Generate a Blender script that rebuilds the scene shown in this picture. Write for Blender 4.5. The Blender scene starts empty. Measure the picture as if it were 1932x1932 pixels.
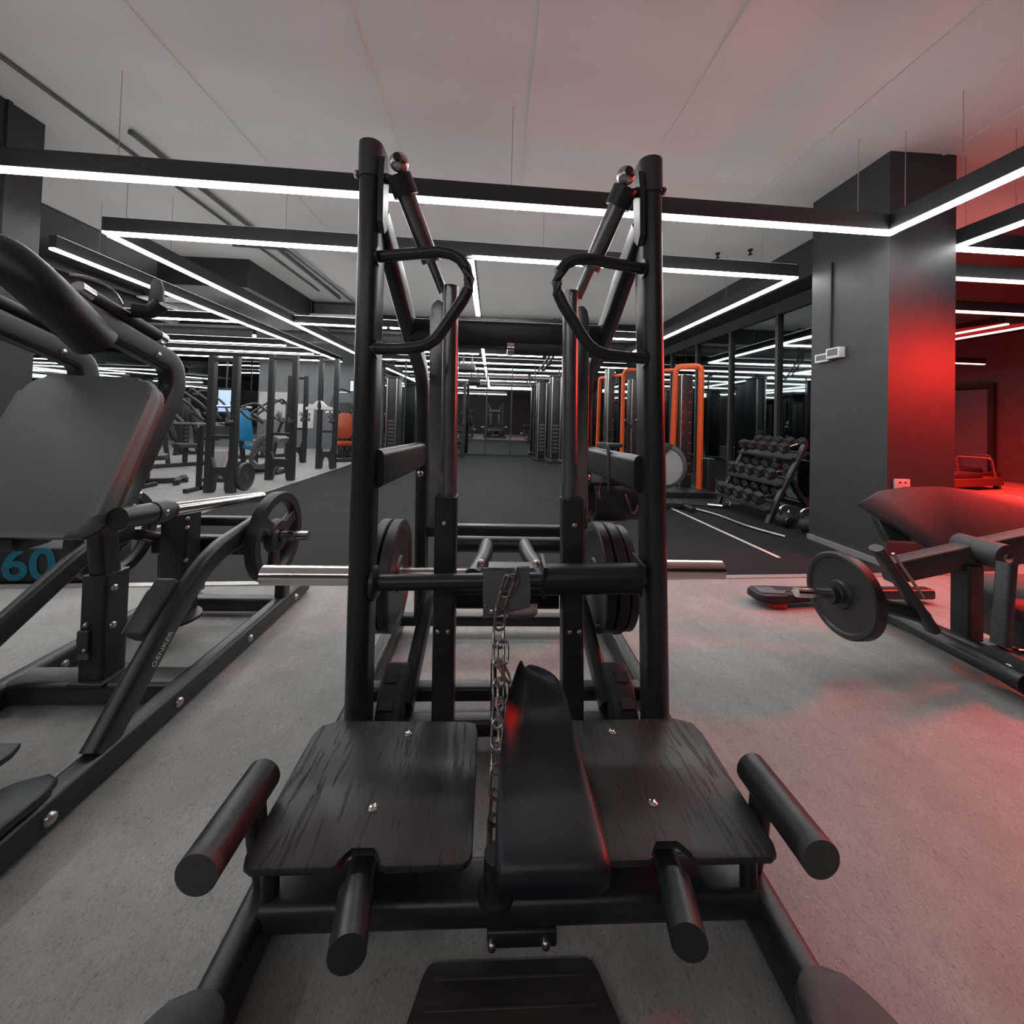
import bpy, bmesh, math, random
from mathutils import Vector, Matrix, Euler
random.seed(7)
S = bpy.context.scene
COL = S.collection
PI = math.pi
V = Vector

# ------------------------------------------------------------------ camera
cam_d = bpy.data.cameras.new('camera'); cam = bpy.data.objects.new('camera', cam_d); COL.objects.link(cam)
CAM_H, PITCH, ROLL, YAW = 1.15, .019, .028, .046
fw = V((math.sin(YAW)*math.cos(PITCH), math.cos(YAW)*math.cos(PITCH), math.sin(PITCH)))
ri = fw.cross(V((0, 0, 1))).normalized(); up = ri.cross(fw)
r2 = ri*math.cos(ROLL) + up*math.sin(ROLL); u2 = -ri*math.sin(ROLL) + up*math.cos(ROLL)
m3 = Matrix((r2, u2, -fw)).transposed()
cam.matrix_world = Matrix.Translation((0, 0, CAM_H)) @ m3.to_4x4()
cam_d.sensor_fit = 'HORIZONTAL'; cam_d.sensor_width = 36
cam_d.lens = 36*740/1932
cam_d.shift_x = 0; cam_d.shift_y = -(966-776)/1932
cam_d.clip_start = .02; cam_d.clip_end = 100
S.camera = cam

# ------------------------------------------------------------------ world, exposure, large lights
W = bpy.data.worlds.new('world'); S.world = W; W.use_nodes = True
W.node_tree.nodes['Background'].inputs[0].default_value = (.8, .9, 1, 1)
W.node_tree.nodes['Background'].inputs[1].default_value = .05
S.view_settings.view_transform = 'Standard'; S.view_settings.look = 'None'
S.view_settings.gamma = 1; S.view_settings.use_curve_mapping = False
S.view_settings.exposure = 0
LAMP_DOWN, FILL_UP = 28.0, 3.4
LAMP_COL = (1, .985, .96)

def area(name, loc, target, size, size_y, energy, color, spread=180):
    d = bpy.data.lights.new(name, 'AREA'); d.shape = 'RECTANGLE'; d.size = size; d.size_y = size_y
    d.energy = energy; d.color = color; d.spread = math.radians(spread)
    o = bpy.data.objects.new(name, d); COL.objects.link(o); o.location = loc
    o.rotation_euler = (V(target)-V(loc)).to_track_quat('-Z', 'Y').to_euler()
    return o
# red show lights of the studio on the right
area('red_stage_light', (4.55, 2.33, 1.9), (2.8, 2.1, .2), .26, .55, 88, (1, .025, .015), 170)
area('red_wash_light', (8.2, 6.6, 2.9), (8.4, 6.8, 0), 3.0, 3.0, 620, (1, .025, .015), 140)

# ------------------------------------------------------------------ materials
MATS = {}
def newmat(name):
    m = bpy.data.materials.new(name); m.use_nodes = True
    nt = m.node_tree; b = nt.nodes['Principled BSDF']; MATS[name] = m
    return m, nt, b
def noise(nt, scale, detail=4, rough=.6, stretch=None, dist=0):
    tc = nt.nodes.new('ShaderNodeTexCoord'); mp = nt.nodes.new('ShaderNodeMapping')
    if stretch: mp.inputs['Scale'].default_value = stretch
    n = nt.nodes.new('ShaderNodeTexNoise'); n.inputs['Scale'].default_value = scale
    n.inputs['Detail'].default_value = detail; n.inputs['Roughness'].default_value = rough
    n.inputs['Distortion'].default_value = dist
    nt.links.new(tc.outputs['Object'], mp.inputs['Vector']); nt.links.new(mp.outputs['Vector'], n.inputs['Vector'])
    return n
def ramp(nt, src, stops):
    r = nt.nodes.new('ShaderNodeValToRGB'); e = r.color_ramp.elements
    while len(e) < len(stops): e.new(.5)
    for i, (p, c) in enumerate(stops):
        e[i].position = p; e[i].color = (*c, 1) if len(c) == 3 else c
    nt.links.new(src, r.inputs[0]); return r
def bump(nt, b, src, strength=.2, dist=.01):
    k = nt.nodes.new('ShaderNodeBump'); k.inputs['Strength'].default_value = strength; k.inputs['Distance'].default_value = dist
    nt.links.new(src, k.inputs['Height']); nt.links.new(k.outputs[0], b.inputs['Normal']); return k
def simple(name, col, rough=.5, metal=0, nscale=0, namt=.25, bmp=0, coat=0, spec=.5):
    m, nt, b = newmat(name)
    b.inputs['Base Color'].default_value = (*col, 1); b.inputs['Roughness'].default_value = rough
    b.inputs['Metallic'].default_value = metal; b.inputs['Coat Weight'].default_value = coat
    b.inputs['Specular IOR Level'].default_value = spec
    if nscale:
        n = noise(nt, nscale)
        lo = tuple(c*(1-namt) for c in col); hi = tuple(min(1, c*(1+namt)) for c in col)
        r = ramp(nt, n.outputs['Fac'], [(.3, lo), (.7, hi)]); nt.links.new(r.outputs[0], b.inputs['Base Color'])
        if bmp: bump(nt, b, n.outputs['Fac'], bmp, .003)
    return m
simple('black_metal', (.022, .027, .030), .36, 0, 90, .2, .06)
simple('grey_metal', (.24, .25, .255), .30, .8, 40, .12)
simple('charcoal', (.05, .053, .056), .5, 0, 60, .2, .08)
simple('chrome', (.72, .70, .68), .13, 1, 25, .06)
simple('steel', (.55, .52, .5), .28, 1, 60, .2)
simple('chain_steel', (.50, .45, .42), .3, 1, 120, .35)
simple('rubber', (.018, .018, .02), .55, 0, 120, .3, .15)
simple('plate_rubber', (.025, .026, .027), .42, 0, 70, .25, .1)
simple('leather', (.006, .015, .024), .42, 0, 160, .3, .12)
simple('pad_grey', (.15, .175, .18), .5, 0, 260, .15, .1)
simple('pad_dark', (.03, .032, .034), .45, 0, 220, .2, .1)
simple('column_paint', (.040, .041, .047), .55, 0, 9, .12, .03)
simple('dark_paint', (.022, .024, .026), .6, 0, 12, .2)
simple('studio_wall', (.10, .09, .09), .6, 0, 6, .15)
simple('grey_wall', (.13, .15, .165), .6, 0, 6, .1)
simple('ceiling_black', (.02, .021, .023), .55, 0, 5, .3)
simple('lamp_body', (.035, .042, .046), .45, 0, 30, .12)
simple('white_plastic', (.72, .71, .69), .4, 0, 20, .05)
simple('trim_metal', (.5, .49, .47), .35, .6, 30, .1)
simple('tape_white', (.72, .68, .64), .6, 0, 50, .15)
simple('orange_paint', (.75, .10, .018), .35, 0, 40, .12)
simple('orange_dark', (.35, .05, .012), .4, 0, 40, .2)
simple('blue_vinyl', (.008, .16, .33), .42, 0, 120, .15, .06)
simple('cyan_paint', (.0, .16, .25), .6, 0, 60, .2)
simple('ink', (.02, .02, .02), .7, 0, 60, .2)
simple('decal_white', (.62, .58, .55), .5, 0, 80, .1)
simple('paper', (.62, .63, .63), .6, 0, 20, .06)
simple('fan_grey', (.45, .45, .44), .45, 0, 30, .08)
simple('rim_grey', (.12, .13, .14), .45, 0, 30, .15)
simple('duct_grey', (.10, .105, .105), .5, .2, 10, .2)
simple('red_plastic', (.5, .03, .03), .4, 0, 50, .15)
simple('wood_dark', (.10, .045, .03), .5, 0, 30, .3)

def lampmat(name, strength, col=LAMP_COL):
    m, nt, b = newmat(name)
    b.inputs['Base Color'].default_value = (.8, .8, .8, 1)
    b.inputs['Emission Color'].default_value = (*col, 1); b.inputs['Emission Strength'].default_value = strength
lampmat('diffuser', LAMP_DOWN); lampmat('ceiling_fill', FILL_UP); lampmat('screen_blue', .7, (.01, .25, .7))
lampmat('small_lamp', 6)
lampmat('diffuser_red_zone', 5, (1, .55, .55))

# grey fibre carpet
m, nt, b = newmat('carpet')
n1 = noise(nt, 1.1, 5, .65); n2 = noise(nt, 190, 3, .7, (1, .4, 1), 1.6); n3 = noise(nt, 9, 6, .7)
r1 = ramp(nt, n1.outputs['Fac'], [(.3, (.27, .275, .27)), (.7, (.37, .37, .36))])
r2_ = ramp(nt, n2.outputs['Fac'], [(.30, (.5, .5, .5)), (.47, (.95, .95, .95)), (.62, (1.0, .98, .95)), (.74, (1.5, 1.46, 1.4))])
r3 = ramp(nt, n3.outputs['Fac'], [(.3, (.84, .84, .84)), (.7, (1.1, 1.1, 1.1))])
mx = nt.nodes.new('ShaderNodeMix'); mx.data_type = 'RGBA'; mx.blend_type = 'MULTIPLY'; mx.inputs[0].default_value = 1
nt.links.new(r1.outputs[0], mx.inputs[6]); nt.links.new(r2_.outputs[0], mx.inputs[7])
mx2 = nt.nodes.new('ShaderNodeMix'); mx2.data_type = 'RGBA'; mx2.blend_type = 'MULTIPLY'; mx2.inputs[0].default_value = 1
nt.links.new(mx.outputs[2], mx2.inputs[6]); nt.links.new(r3.outputs[0], mx2.inputs[7])
nt.links.new(mx2.outputs[2], b.inputs['Base Color']); b.inputs['Roughness'].default_value = .62
bump(nt, b, n2.outputs['Fac'], .35, .002)
# black rubber floor
m, nt, b = newmat('rubber_floor')
n1 = noise(nt, 2.2, 5, .6); n2 = noise(nt, 300, 2, .6)
r1 = ramp(nt, n1.outputs['Fac'], [(.3, (.010, .012, .014)), (.7, (.019, .022, .025))])
nt.links.new(r1.outputs[0], b.inputs['Base Color'])
rr_ = ramp(nt, n1.outputs['Fac'], [(.3, (.66, .66, .66)), (.7, (.8, .8, .8))]); nt.links.new(rr_.outputs[0], b.inputs['Roughness'])
b.inputs['Specular IOR Level'].default_value = .18
bump(nt, b, n2.outputs['Fac'], .2, .002)
# ceiling plaster
m, nt, b = newmat('ceiling_white')
n1 = noise(nt, .5, 4, .6); r1 = ramp(nt, n1.outputs['Fac'], [(.3, (.66, .65, .64)), (.7, (.75, .74, .73))])
nt.links.new(r1.outputs[0], b.inputs['Base Color']); b.inputs['Roughness'].default_value = .8
# red studio floor
simple('studio_floor', (.42, .36, .33), .35, 0, 3, .25)
# textured foot plate: long dark grain cracks
m, nt, b = newmat('grain_plate')
n1 = noise(nt, 40, 4, .6, (2.8, .30, 1), .3); n2 = noise(nt, 3, 3, .5)
r1 = ramp(nt, n1.outputs['Fac'], [(.34, (.006, .006, .007)), (.42, (.026, .028, .03)), (1, (.034, .036, .038))])
nt.links.new(r1.outputs[0], b.inputs['Base Color'])
rr_ = ramp(nt, n2.outputs['Fac'], [(.3, (.36, .36, .36)), (.7, (.5, .5, .5))]); nt.links.new(rr_.outputs[0], b.inputs['Roughness'])
rb = ramp(nt, n1.outputs['Fac'], [(.34, (0, 0, 0)), (.44, (1, 1, 1))]); bump(nt, b, rb.outputs[0], .5, .003)
m, nt, b = newmat('mat_grooved')
n1 = noise(nt, 14, 5, .7, (.25, 2.4, 1), .6)
r1 = ramp(nt, n1.outputs['Fac'], [(.3, (.022, .021, .020)), (.7, (.055, .052, .050))]); nt.links.new(r1.outputs[0], b.inputs['Base Color'])
b.inputs['Roughness'].default_value = .6; bump(nt, b, n1.outputs['Fac'], .5, .004)
# mirrors / dark night glass
simple('mirror', (.55, .60, .61), .02, 1)
simple('night_glass', (.25, .30, .32), .03, 1)
def M(n): return MATS[n]

# ------------------------------------------------------------------ mesh helpers
def circ(r, n=20, ph=0): return [(r*math.cos(2*PI*i/n+ph), r*math.sin(2*PI*i/n+ph)) for i in range(n)]
def rrect(w, h, r, n=4):
    r = min(r, w/2-.0001, h/2-.0001); out = []
    for cx, cy, a in ((w/2-r, h/2-r, 0), (-w/2+r, h/2-r, PI/2), (-w/2+r, -h/2+r, PI), (w/2-r, -h/2+r, 1.5*PI)):
        for i in range(n+1):
            t = a + PI/2*i/n; out.append((cx+r*math.cos(t), cy+r*math.sin(t)))
    return out
def fillet(pts, r, n=7):
    pts = [V(p) for p in pts]
    if r <= 0 or len(pts) < 3: return pts
    out = [pts[0]]
    for a, p, c in zip(pts, pts[1:], pts[2:]):
        d1 = a-p; d2 = c-p; k = min(r, d1.length*.48, d2.length*.48)
        s = p+d1.normalized()*k; e = p+d2.normalized()*k
        for i in range(n+1):
            t = i/n; out.append(s*(1-t)**2 + p*2*t*(1-t) + e*t*t)
    out.append(pts[-1]); return out

class MB:
    def __init__(s, T=None): s.bm = bmesh.new(); s.T = T
    def ring(s, co): return [s.bm.verts.new(c) for c in co]
    def skin(s, rings, caps=True, closed=False):
        n = len(rings[0]); seq = list(zip(rings, rings[1:]))
        if closed: seq.append((rings[-1], rings[0]))
        for a, b_ in seq:
            for i in range(n):
                j = (i+1) % n
                try: s.bm.faces.new((a[i], a[j], b_[j], b_[i]))
                except ValueError: pass
        if caps and not closed:
            s.bm.faces.new(rings[0][::-1]); s.bm.faces.new(rings[-1])
    def sweep(s, pts, prof, upv=(0, 0, 1), caps=True, closed=False, scales=None):
        pts = [V(p) for p in pts]; upv = V(upv); rings = []; N = len(pts)
        for i, p in enumerate(pts):
            if closed: t = (pts[(i+1) % N]-pts[i-1]).normalized()
            elif i == 0: t = (pts[1]-p).normalized()
            elif i == N-1: t = (p-pts[-2]).normalized()
            else: t = ((pts[i+1]-p).normalized()+(p-pts[i-1]).normalized()).normalized()
            u = upv
            if abs(t.dot(u.normalized())) > .98: u = V((0, 1, 0)) if abs(t.y) < .9 else V((1, 0, 0))
            side = t.cross(u).normalized(); w = side.cross(t)
            k = scales[i] if scales else 1
            rings.append(s.ring([p+side*(a*k)+w*(c*k) for a, c in prof]))
        s.skin(rings, caps, closed); return s
    def tube(s, pts, r, fil=0, n=18, scales=None, closed=False):
        return s.sweep(fillet(pts, fil), circ(r, n), scales=scales, closed=closed)
    def bar(s, pts, w, h, rr=.012, upv=(0, 0, 1), fil=0):
        return s.sweep(fillet(pts, fil), rrect(w, h, rr), upv)
    def box(s, c, sz, rot=(0, 0, 0), bev=0):
        b2 = bmesh.new(); bmesh.ops.create_cube(b2, size=1)
        for v in b2.verts: v.co = V((v.co.x*sz[0], v.co.y*sz[1], v.co.z*sz[2]))
        if bev: bmesh.ops.bevel(b2, geom=list(b2.edges), offset=bev, segments=3, profile=.5, affect='EDGES')
        mt = Matrix.Translation(c) @ Euler(rot).to_matrix().to_4x4()
        bmesh.ops.transform(b2, matrix=mt, verts=b2.verts)
        return s.add(b2)
    def add(s, b2):
        mp = {v: s.bm.verts.new(v.co) for v in b2.verts}
        for f in b2.faces: s.bm.faces.new([mp[v] for v in f.verts])
        b2.free(); return s
    def ball(s, c, r, sc=(1, 1, 1), seg=20):
        b2 = bmesh.new(); bmesh.ops.create_uvsphere(b2, u_segments=seg, v_segments=seg//2, radius=r)
        for v in b2.verts: v.co = V((v.co.x*sc[0]+c[0], v.co.y*sc[1]+c[1], v.co.z*sc[2]+c[2]))
        return s.add(b2)
    def lathe(s, prof, c, axis='X', n=40, closed=False):
        rings = []
        for h, r in prof:
            co = []
            for a, d in circ(max(r, 1e-4), n):
                co.append(V(c)+(V((h, a, d)) if axis == 'X' else V((a, h, d)) if axis == 'Y' else V((a, d, h))))
            rings.append(s.ring(co))
        s.skin(rings, not closed, closed); return s
    def prism(s, poly, z0, z1, f=None, bev=0):
        # poly: outline; f maps (u, v, w) to a point
        f = f or (lambda u, v, w: (u, v, w))
        b2 = bmesh.new()
        a = [b2.verts.new((u, v, z0)) for u, v in poly]; c = [b2.verts.new((u, v, z1)) for u, v in poly]
        b2.faces.new(a[::-1]); b2.faces.new(c); n = len(poly)
        for i in range(n): b2.faces.new((a[i], a[(i+1) % n], c[(i+1) % n], c[i]))
        if bev:
            es = [e for e in b2.edges if abs(e.verts[0].co.z-e.verts[1].co.z) < 1e-6]
            bmesh.ops.bevel(b2, geom=es, offset=bev, segments=2, profile=.5, affect='EDGES')
        for v in b2.verts: v.co = V(f(*v.co))
        return s.add(b2)
    def build(s, name, mat, parent=None, smooth=38):
        if s.T:
            for v in s.bm.verts: v.co = V(s.T(*v.co))
        bmesh.ops.recalc_face_normals(s.bm, faces=s.bm.faces)
        me = bpy.data.meshes.new(name)
        lo = V((min(v.co[i] for v in s.bm.verts) for i in range(3))); hi = V((max(v.co[i] for v in s.bm.verts) for i in range(3)))
        ctr = (lo+hi)/2
        for v in s.bm.verts: v.co -= ctr
        for f in s.bm.faces: f.smooth = bool(smooth)
        s.bm.to_mesh(me); s.bm.free()
        if smooth: me.set_sharp_from_angle(angle=math.radians(smooth))
        me.materials.append(M(mat) if isinstance(mat, str) else mat)
        o = bpy.data.objects.new(name, me); COL.objects.link(o)
        place(o, ctr, parent); return o
WP = {}
def place(o, loc, parent=None):
    WP[o.name] = V(loc); o.location = loc
    if parent:
        o.parent = parent; o.matrix_parent_inverse = Matrix.Translation(-WP[parent.name])
def tag(o, label=None, cat=None, group=None, kind=None):
    if label: o['label'] = label
    if cat: o['category'] = cat
    if group: o['group'] = group
    if kind: o['kind'] = kind
    return o
def thing(name, label, cat, loc=(0, 0, 0), group=None):
    o = bpy.data.objects.new(name, None); o.empty_display_size = .1; COL.objects.link(o); place(o, loc)
    return tag(o, label, cat, group)
def struct(name, mb, mat, smooth=0, label=None):
    return tag(mb.build(name, mat, None, smooth), label=label, kind='structure')
def copy_tree(o, parent=None):
    c = o.copy(); COL.objects.link(c)
    if parent: c.parent = parent
    for ch in list(o.children): copy_tree(ch, c)
    return c
def text(name, body, mat, size, mtx, parent=None, ext=.0006, sx=1, bold=0):
    cu = bpy.data.curves.new(name, 'FONT'); cu.body = body; cu.size = size; cu.extrude = ext; cu.offset = bold
    cu.align_x = 'CENTER'; cu.align_y = 'CENTER'; cu.materials.append(M(mat))
    tmp = bpy.data.objects.new(name, cu); COL.objects.link(tmp)
    dg = bpy.context.evaluated_depsgraph_get(); dg.update()
    me = bpy.data.meshes.new_from_object(tmp.evaluated_get(dg)); bpy.data.objects.remove(tmp)
    me.name = name
    me.transform(mtx.to_3x3().to_4x4() @ Matrix.Diagonal((sx, 1, 1, 1)))
    if not me.materials: me.materials.append(M(mat))
    o = bpy.data.objects.new(name, me); COL.objects.link(o); place(o, mtx.translation, parent); return o
def bolt(c, axis, r, h, parent, mat='steel', name='bolt'):
    # a domed bolt head
    pr = [(0, r), (h*.5, r*.96), (h*.85, r*.7), (h, r*.35)]
    s = -1 if axis[0] == '-' else 1; a = axis[-1]
    return MB().lathe([(p*s, q) for p, q in pr], c, a, 14).build(name, mat, parent)

# ================================================================== the room
CEIL = 3.5
def slab(name, x0, x1, y0, y1, z0, z1, mat): return struct(name, MB().box(((x0+x1)/2, (y0+y1)/2, (z0+z1)/2), (x1-x0, y1-y0, z1-z0)), mat)
slab('floor', -12, 12, -4.5, 14, -.1, 0, 'carpet')
edge = lambda x: 2.80+.055*x
# black rubber sports floor ahead
struct('floor_rubber', MB().prism([(4.34, edge(4.34)+.03), (4.34, 12.0), (-3.25, 12.0), (-3.2, edge(-3.2)+.03)], -.02, .004), 'rubber_floor')
struct('trim_1', MB().prism([(-12, edge(-12)-.025), (4.34, edge(4.34)-.025), (4.34, edge(4.34)+.03), (-12, edge(-12)+.03)], -.02, .007), 'trim_metal')
struct('trim_2', MB().prism([(-3.25, edge(-3.2)+.03), (-3.19, edge(-3.2)+.03), (-3.24, 12.0), (-3.30, 12.0)], -.02, .010), 'trim_metal')
slab('floor_studio', 4.36, 12, 3.5, 14, -.02, .005, 'studio_floor')
slab('ceiling', -5.3, 5.4, -4.5, 9.3, CEIL, CEIL+.1, 'ceiling_white')
slab('ceiling_far', -12, 12, 9.3, 14, CEIL-.02, CEIL+.1, 'ceiling_black')
slab('ceiling_left', -12, -5.3, -4.5, 9.3, CEIL-.02, CEIL+.1, 'ceiling_black')
slab('ceiling_right', 5.4, 12, -4.5, 9.3, CEIL-.02, CEIL+.1, 'ceiling_black')
# outer walls
slab('wall_back', -12, 12, -4.6, -4.5, 0, CEIL, 'dark_paint')
slab('wall_left', -12.1, -12, -4.5, 14, 0, CEIL, 'mirror')
slab('wall_right', 12, 12.1, -4.5, 14, 0, CEIL, 'studio_wall')
slab('wall_rear_left', -7.6, -3.3, 13.0, 13.1, 0, CEIL, 'grey_wall')
slab('wall_rear_mirror', -12, -7.6, 13.0, 13.1, 0, CEIL, 'mirror')
slab('wall_rear_right', 4.34, 12, 12.0, 12.1, 0, CEIL, 'grey_wall')
# end mirror and its frame
slab('wall_mirror', -3.3, 4.34, 12.0, 12.1, .06, 3.3, 'mirror')
slab('trim_3', -3.3, 4.34, 11.97, 12.1, 0, .06, 'dark_paint')
slab('trim_4', -3.3, 4.34, 11.97, 12.1, 3.3, CEIL, 'dark_paint')
mb = MB()
for x in (-2.7, -1.95, -1.2, -.23, .53, 1.23, 1.98, 2.73, 3.48): mb.box((x, 11.985, 1.68), (.035, .03, 3.24))
struct('trim_5', mb, 'dark_paint')
slab('wall_side_return', -3.36, -3.3, 12.0, 13.0, 0, CEIL, 'dark_paint')
# night-dark glass front on the right with black mullions
slab('window_1', 4.34, 4.38, 3.9, 12.0, .08, 2.86, 'night_glass')
slab('wall_glass_head', 4.30, 4.42, 3.9, 12.0, 2.86, CEIL, 'dark_paint')
slab('trim_6', 4.30, 4.42, 3.9, 12.0, 0, .08, 'dark_paint')
mb = MB()
for y in (4.6, 5.8, 7.0, 8.2, 9.4, 10.6): mb.box((4.32, y, 1.47), (.05, .06, 2.78))
struct('trim_7', mb, 'dark_paint')
# columns
slab('column_right', 3.28, 3.87, 3.12, 3.92, 0, CEIL, 'column_paint')
struct('baseboard_column', MB().box((3.268, 3.52, .03), (.025, .80, .05)), 'trim_metal')
slab('column_left', -4.6, -3.82, 2.45, 3.42, 0, CEIL, 'dark_paint')
struct('trim_8', MB().box((-3.81, 3.17, 1.75), (.02, .03, 3.5)), 'dark_paint')
# ceiling joints, beams and ducts
mb = MB()
for x, y0, y1, w in ((.21, -4, 4.6, .03), (2.62, -4, 7, .025), (-.9, -4, 6, .012), (3.75, -1, 4.5, .03), (-2.2, -4, 8, .012), (1.35, 1, 8, .012)):
    mb.box((x, (y0+y1)/2, CEIL-.004), (w, y1-y0, .012))
struct('trim_9', mb, 'ceiling_white')
slab('beam_left', -5.2, -3.85, 6.2, 9.3, 3.06, CEIL, 'ceiling_black')
slab('beam_cross', -12, 4.3, 9.3, 9.6, 3.12, CEIL, 'ceiling_black')
slab('beam_right', 3.9, 4.3, 4.4, 12, 3.05, CEIL, 'ceiling_black')
def duct(label, p0, p1, r, mat='duct_grey'):
    o = MB().tube([p0, p1], r, n=24).build('ventilation_duct', mat); tag(o, label, 'duct'); return o
duct('long dark round duct under the black ceiling at far left', (-10.5, 10.4, 3.2), (-3.6, 10.4, 3.2), .22)
duct('dark round duct crossing above the mirror end of the lane', (-3.2, 10.6, 3.24), (4.0, 10.6, 3.24), .2)
duct('slim grey duct running away above the left training area', (-7.4, 4.2, 3.25), (-7.3, 9.2, 3.25), .17)
def pipe(label, pts, r, mat='duct_grey'):
    o = MB().tube(pts, r, .08, 10).build('conduit_pipe', mat); tag(o, label, 'pipe', 'ceiling conduits'); return o
pipe('thin grey conduit along the white ceiling beside the left column', [(-3.36, 1.0, 3.48), (-3.40, 7.6, 3.48)], .016)
pipe('thicker conduit on the white ceiling running to the air conditioner', [(-3.12, 3.4, 3.47), (-3.16, 8.0, 3.47)], .024)
pipe('short bent conduit with a cable tray end on the white ceiling', [(-3.7, 5.6, 3.46), (-3.0, 5.65, 3.46), (-2.96, 8.2, 3.46)], .02)
def cassette(label, c):
    t = thing('air_conditioner', label, 'air conditioner', (c[0], c[1], c[2]), 'ceiling air conditioners')
    MB().box((c[0], c[1], c[2]+.12), (.92, .92, .24), bev=.02).build('body', 'duct_grey', t)
    MB().box((c[0], c[1], c[2]-.01), (1.05, 1.05, .04), bev=.015).build('panel', 'white_plastic', t)
    MB().box((c[0], c[1], c[2]-.035), (.52, .52, .02), bev=.008).build('grille', 'duct_grey', t)
    for k in range(4):
        a = k*PI/2; MB().box((c[0]+.40*math.cos(a), c[1]+.40*math.sin(a), c[2]-.032), (.07 if k % 2 == 0 else .6, .6 if k % 2 == 0 else .07, .015)).build('louver', 'grey_metal', t)
cassette('white ceiling air conditioner near the end of the white ceiling, left of the tall frame', (-3.35, 8.75, 3.2))
cassette('white ceiling air conditioner far over the left training area', (-6.1, 8.0, 3.22))
for x, y, lb in ((3.0, 5.2, 'small dark sprinkler head on the ceiling, the one farther from the column'), (3.36, 5.05, 'small dark sprinkler head on the ceiling, the one nearer the column')):
    o = MB().lathe([(0, .03), (-.02, .03), (-.03, .012), (-.06, .012), (-.065, .028), (-.07, .028)], (x, y, CEIL), 'Z', 14).build('sprinkler_head', 'black_metal'); tag(o, lb, 'sprinkler', 'ceiling sprinklers')

# ------------------------------------------------------------------ pendant light bars
def lamp(p0, p1, label, segs=((0, 1),), wires=(), z=2.74, mat='diffuser', ceil_fill=True, w=.075, h=.13):
    a = V((*p0, 0)); b_ = V((*p1, 0)); mid = (a+b_)/2
    t = thing('pendant_light_bar', label, 'light', (mid.x, mid.y, z), 'linear pendant lights')
    at = lambda k, zz: (a.x+(b_.x-a.x)*k, a.y+(b_.y-a.y)*k, zz)
    MB().bar([at(0, z+.012+h/2), at(1, z+.012+h/2)], w, h, .004).build('housing', 'lamp_body', t)
    for s0, s1 in segs:
        MB().bar([at(s0, z+.004), at(s1, z+.004)], w*.86, .022, .006).build('diffuser', mat, t)
    if ceil_fill: MB().bar([at(.003, z+.016+h), at(.997, z+.016+h)], w*.5, .008, .002).build('ceiling_fill_strip', 'ceiling_fill', t)  # unseen glowing strip added on top of the bar to brighten the ceiling
    for k in wires: MB().tube([at(k, z+h), at(k, CEIL)], .0028, n=6).build('suspension_wire', 'steel', t)
lamp((-7.2, 2.66), (3.20, 3.016), 'long light bar crossing the whole picture behind the top of the squat machine', wires=(.05, .437, .70, .97))
lamp((3.165, 3.04), (3.18, 2.0), 'light bar meeting the long front bar at the right column and coming forward', wires=(.14, .5, .9))
lamp((-3.60, 3.73), (-.75, 3.865), 'light bar behind the long front bar, left half, ending in the sharp left corner', segs=((0, .93),), wires=(.06, .55))
lamp((-.73, 3.865), (3.20, 4.046), 'second light bar from the front, right half, ending in a corner left of the column', segs=((.12, 1),), wires=(.3, .9))
lamp((-3.60, 3.78), (-3.68, 10.6), 'light bar running away from the sharp left corner above the left conduits', segs=((0, .46), (.465, .80), (.81, 1)), wires=(.1, .6))
lamp((3.17, 4.10), (3.13, 9.9), 'light bar running away along the glass front on the right', segs=((0, .42), (.43, .8), (.81, 1)), wires=(.2, .7))
lamp((-.28, 3.96), (-.31, 11.7), 'light bar running down the middle of the room to the mirror', segs=((0, .28), (.30, .62), (.63, .8), (.81, 1)), wires=(.3, .8))
lamp((-4.52, 4.16), (-4.72, 12.2), 'outer left light bar running away beside the dark beam', segs=((0, .40), (.41, .80), (.82, 1)), wires=(.06, .5))
lamp((-3.62, 7.15), (3.12, 7.45), 'crosswise light bar over the middle of the black floor', segs=((0, .24), (.25, .6), (.61, 1)), wires=(.3,))
lamp((-6.9, 7.1), (-4.6, 7.2), 'short crosswise light bar left of the outer left bar', wires=(.4,))
lamp((-9.8, 11.9), (-4.72, 12.1), 'crosswise light bar far left at the end of the outer left bar', wires=(.4,))
lamp((-3.3, 9.75), (3.1, 9.9), 'crosswise light bar under the black ceiling before the mirror, broken by gaps', segs=((0, .2), (.22, .45), (.47, .7), (.72, 1)), wires=(.3,))
lamp((-3.2, 11.3), (3.9, 11.45), 'crosswise light bar closest to the end mirror', segs=((0, .3), (.31, .66), (.68, 1)), wires=(.3,))
lamp((-9.6, 5.2), (-7.4, 8.8), 'slanting light bar over the left training area', wires=(.5,))
lamp((-10.5, 9.3), (-5.0, 9.55), 'far left crosswise light bar behind the round duct', wires=(.5,))
lamp((-9.0, 10.6), (-4.9, 10.75), 'far left crosswise light bar in front of the poster wall', wires=(.5,))
lamp((3.96, 3.19), (3.97, 2.55), 'light bar coming forward right of the column at the studio opening', wires=(.1, .6), mat='diffuser', ceil_fill=False)
lamp((3.99, 3.22), (7.6, 3.30), 'crosswise light bar right of the column at the studio opening', wires=(.3,), ceil_fill=False)
lamp((4.6, 3.85), (9.5, 3.95), 'crosswise pink light bar just inside the red studio', mat='diffuser_red_zone', ceil_fill=False)
lamp((5.4, 4.9), (9.8, 5.0), 'second crosswise pink light bar inside the red studio', mat='diffuser_red_zone', ceil_fill=False)
lamp((7.5, 5.4), (7.5, 11.5), 'pink light bar running away along the red studio ceiling', mat='diffuser_red_zone', ceil_fill=False)
lamp((7.95, 5.4), (7.95, 11.5), 'pink light bar running away farther right on the red studio ceiling', mat='diffuser_red_zone', ceil_fill=False)
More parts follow.
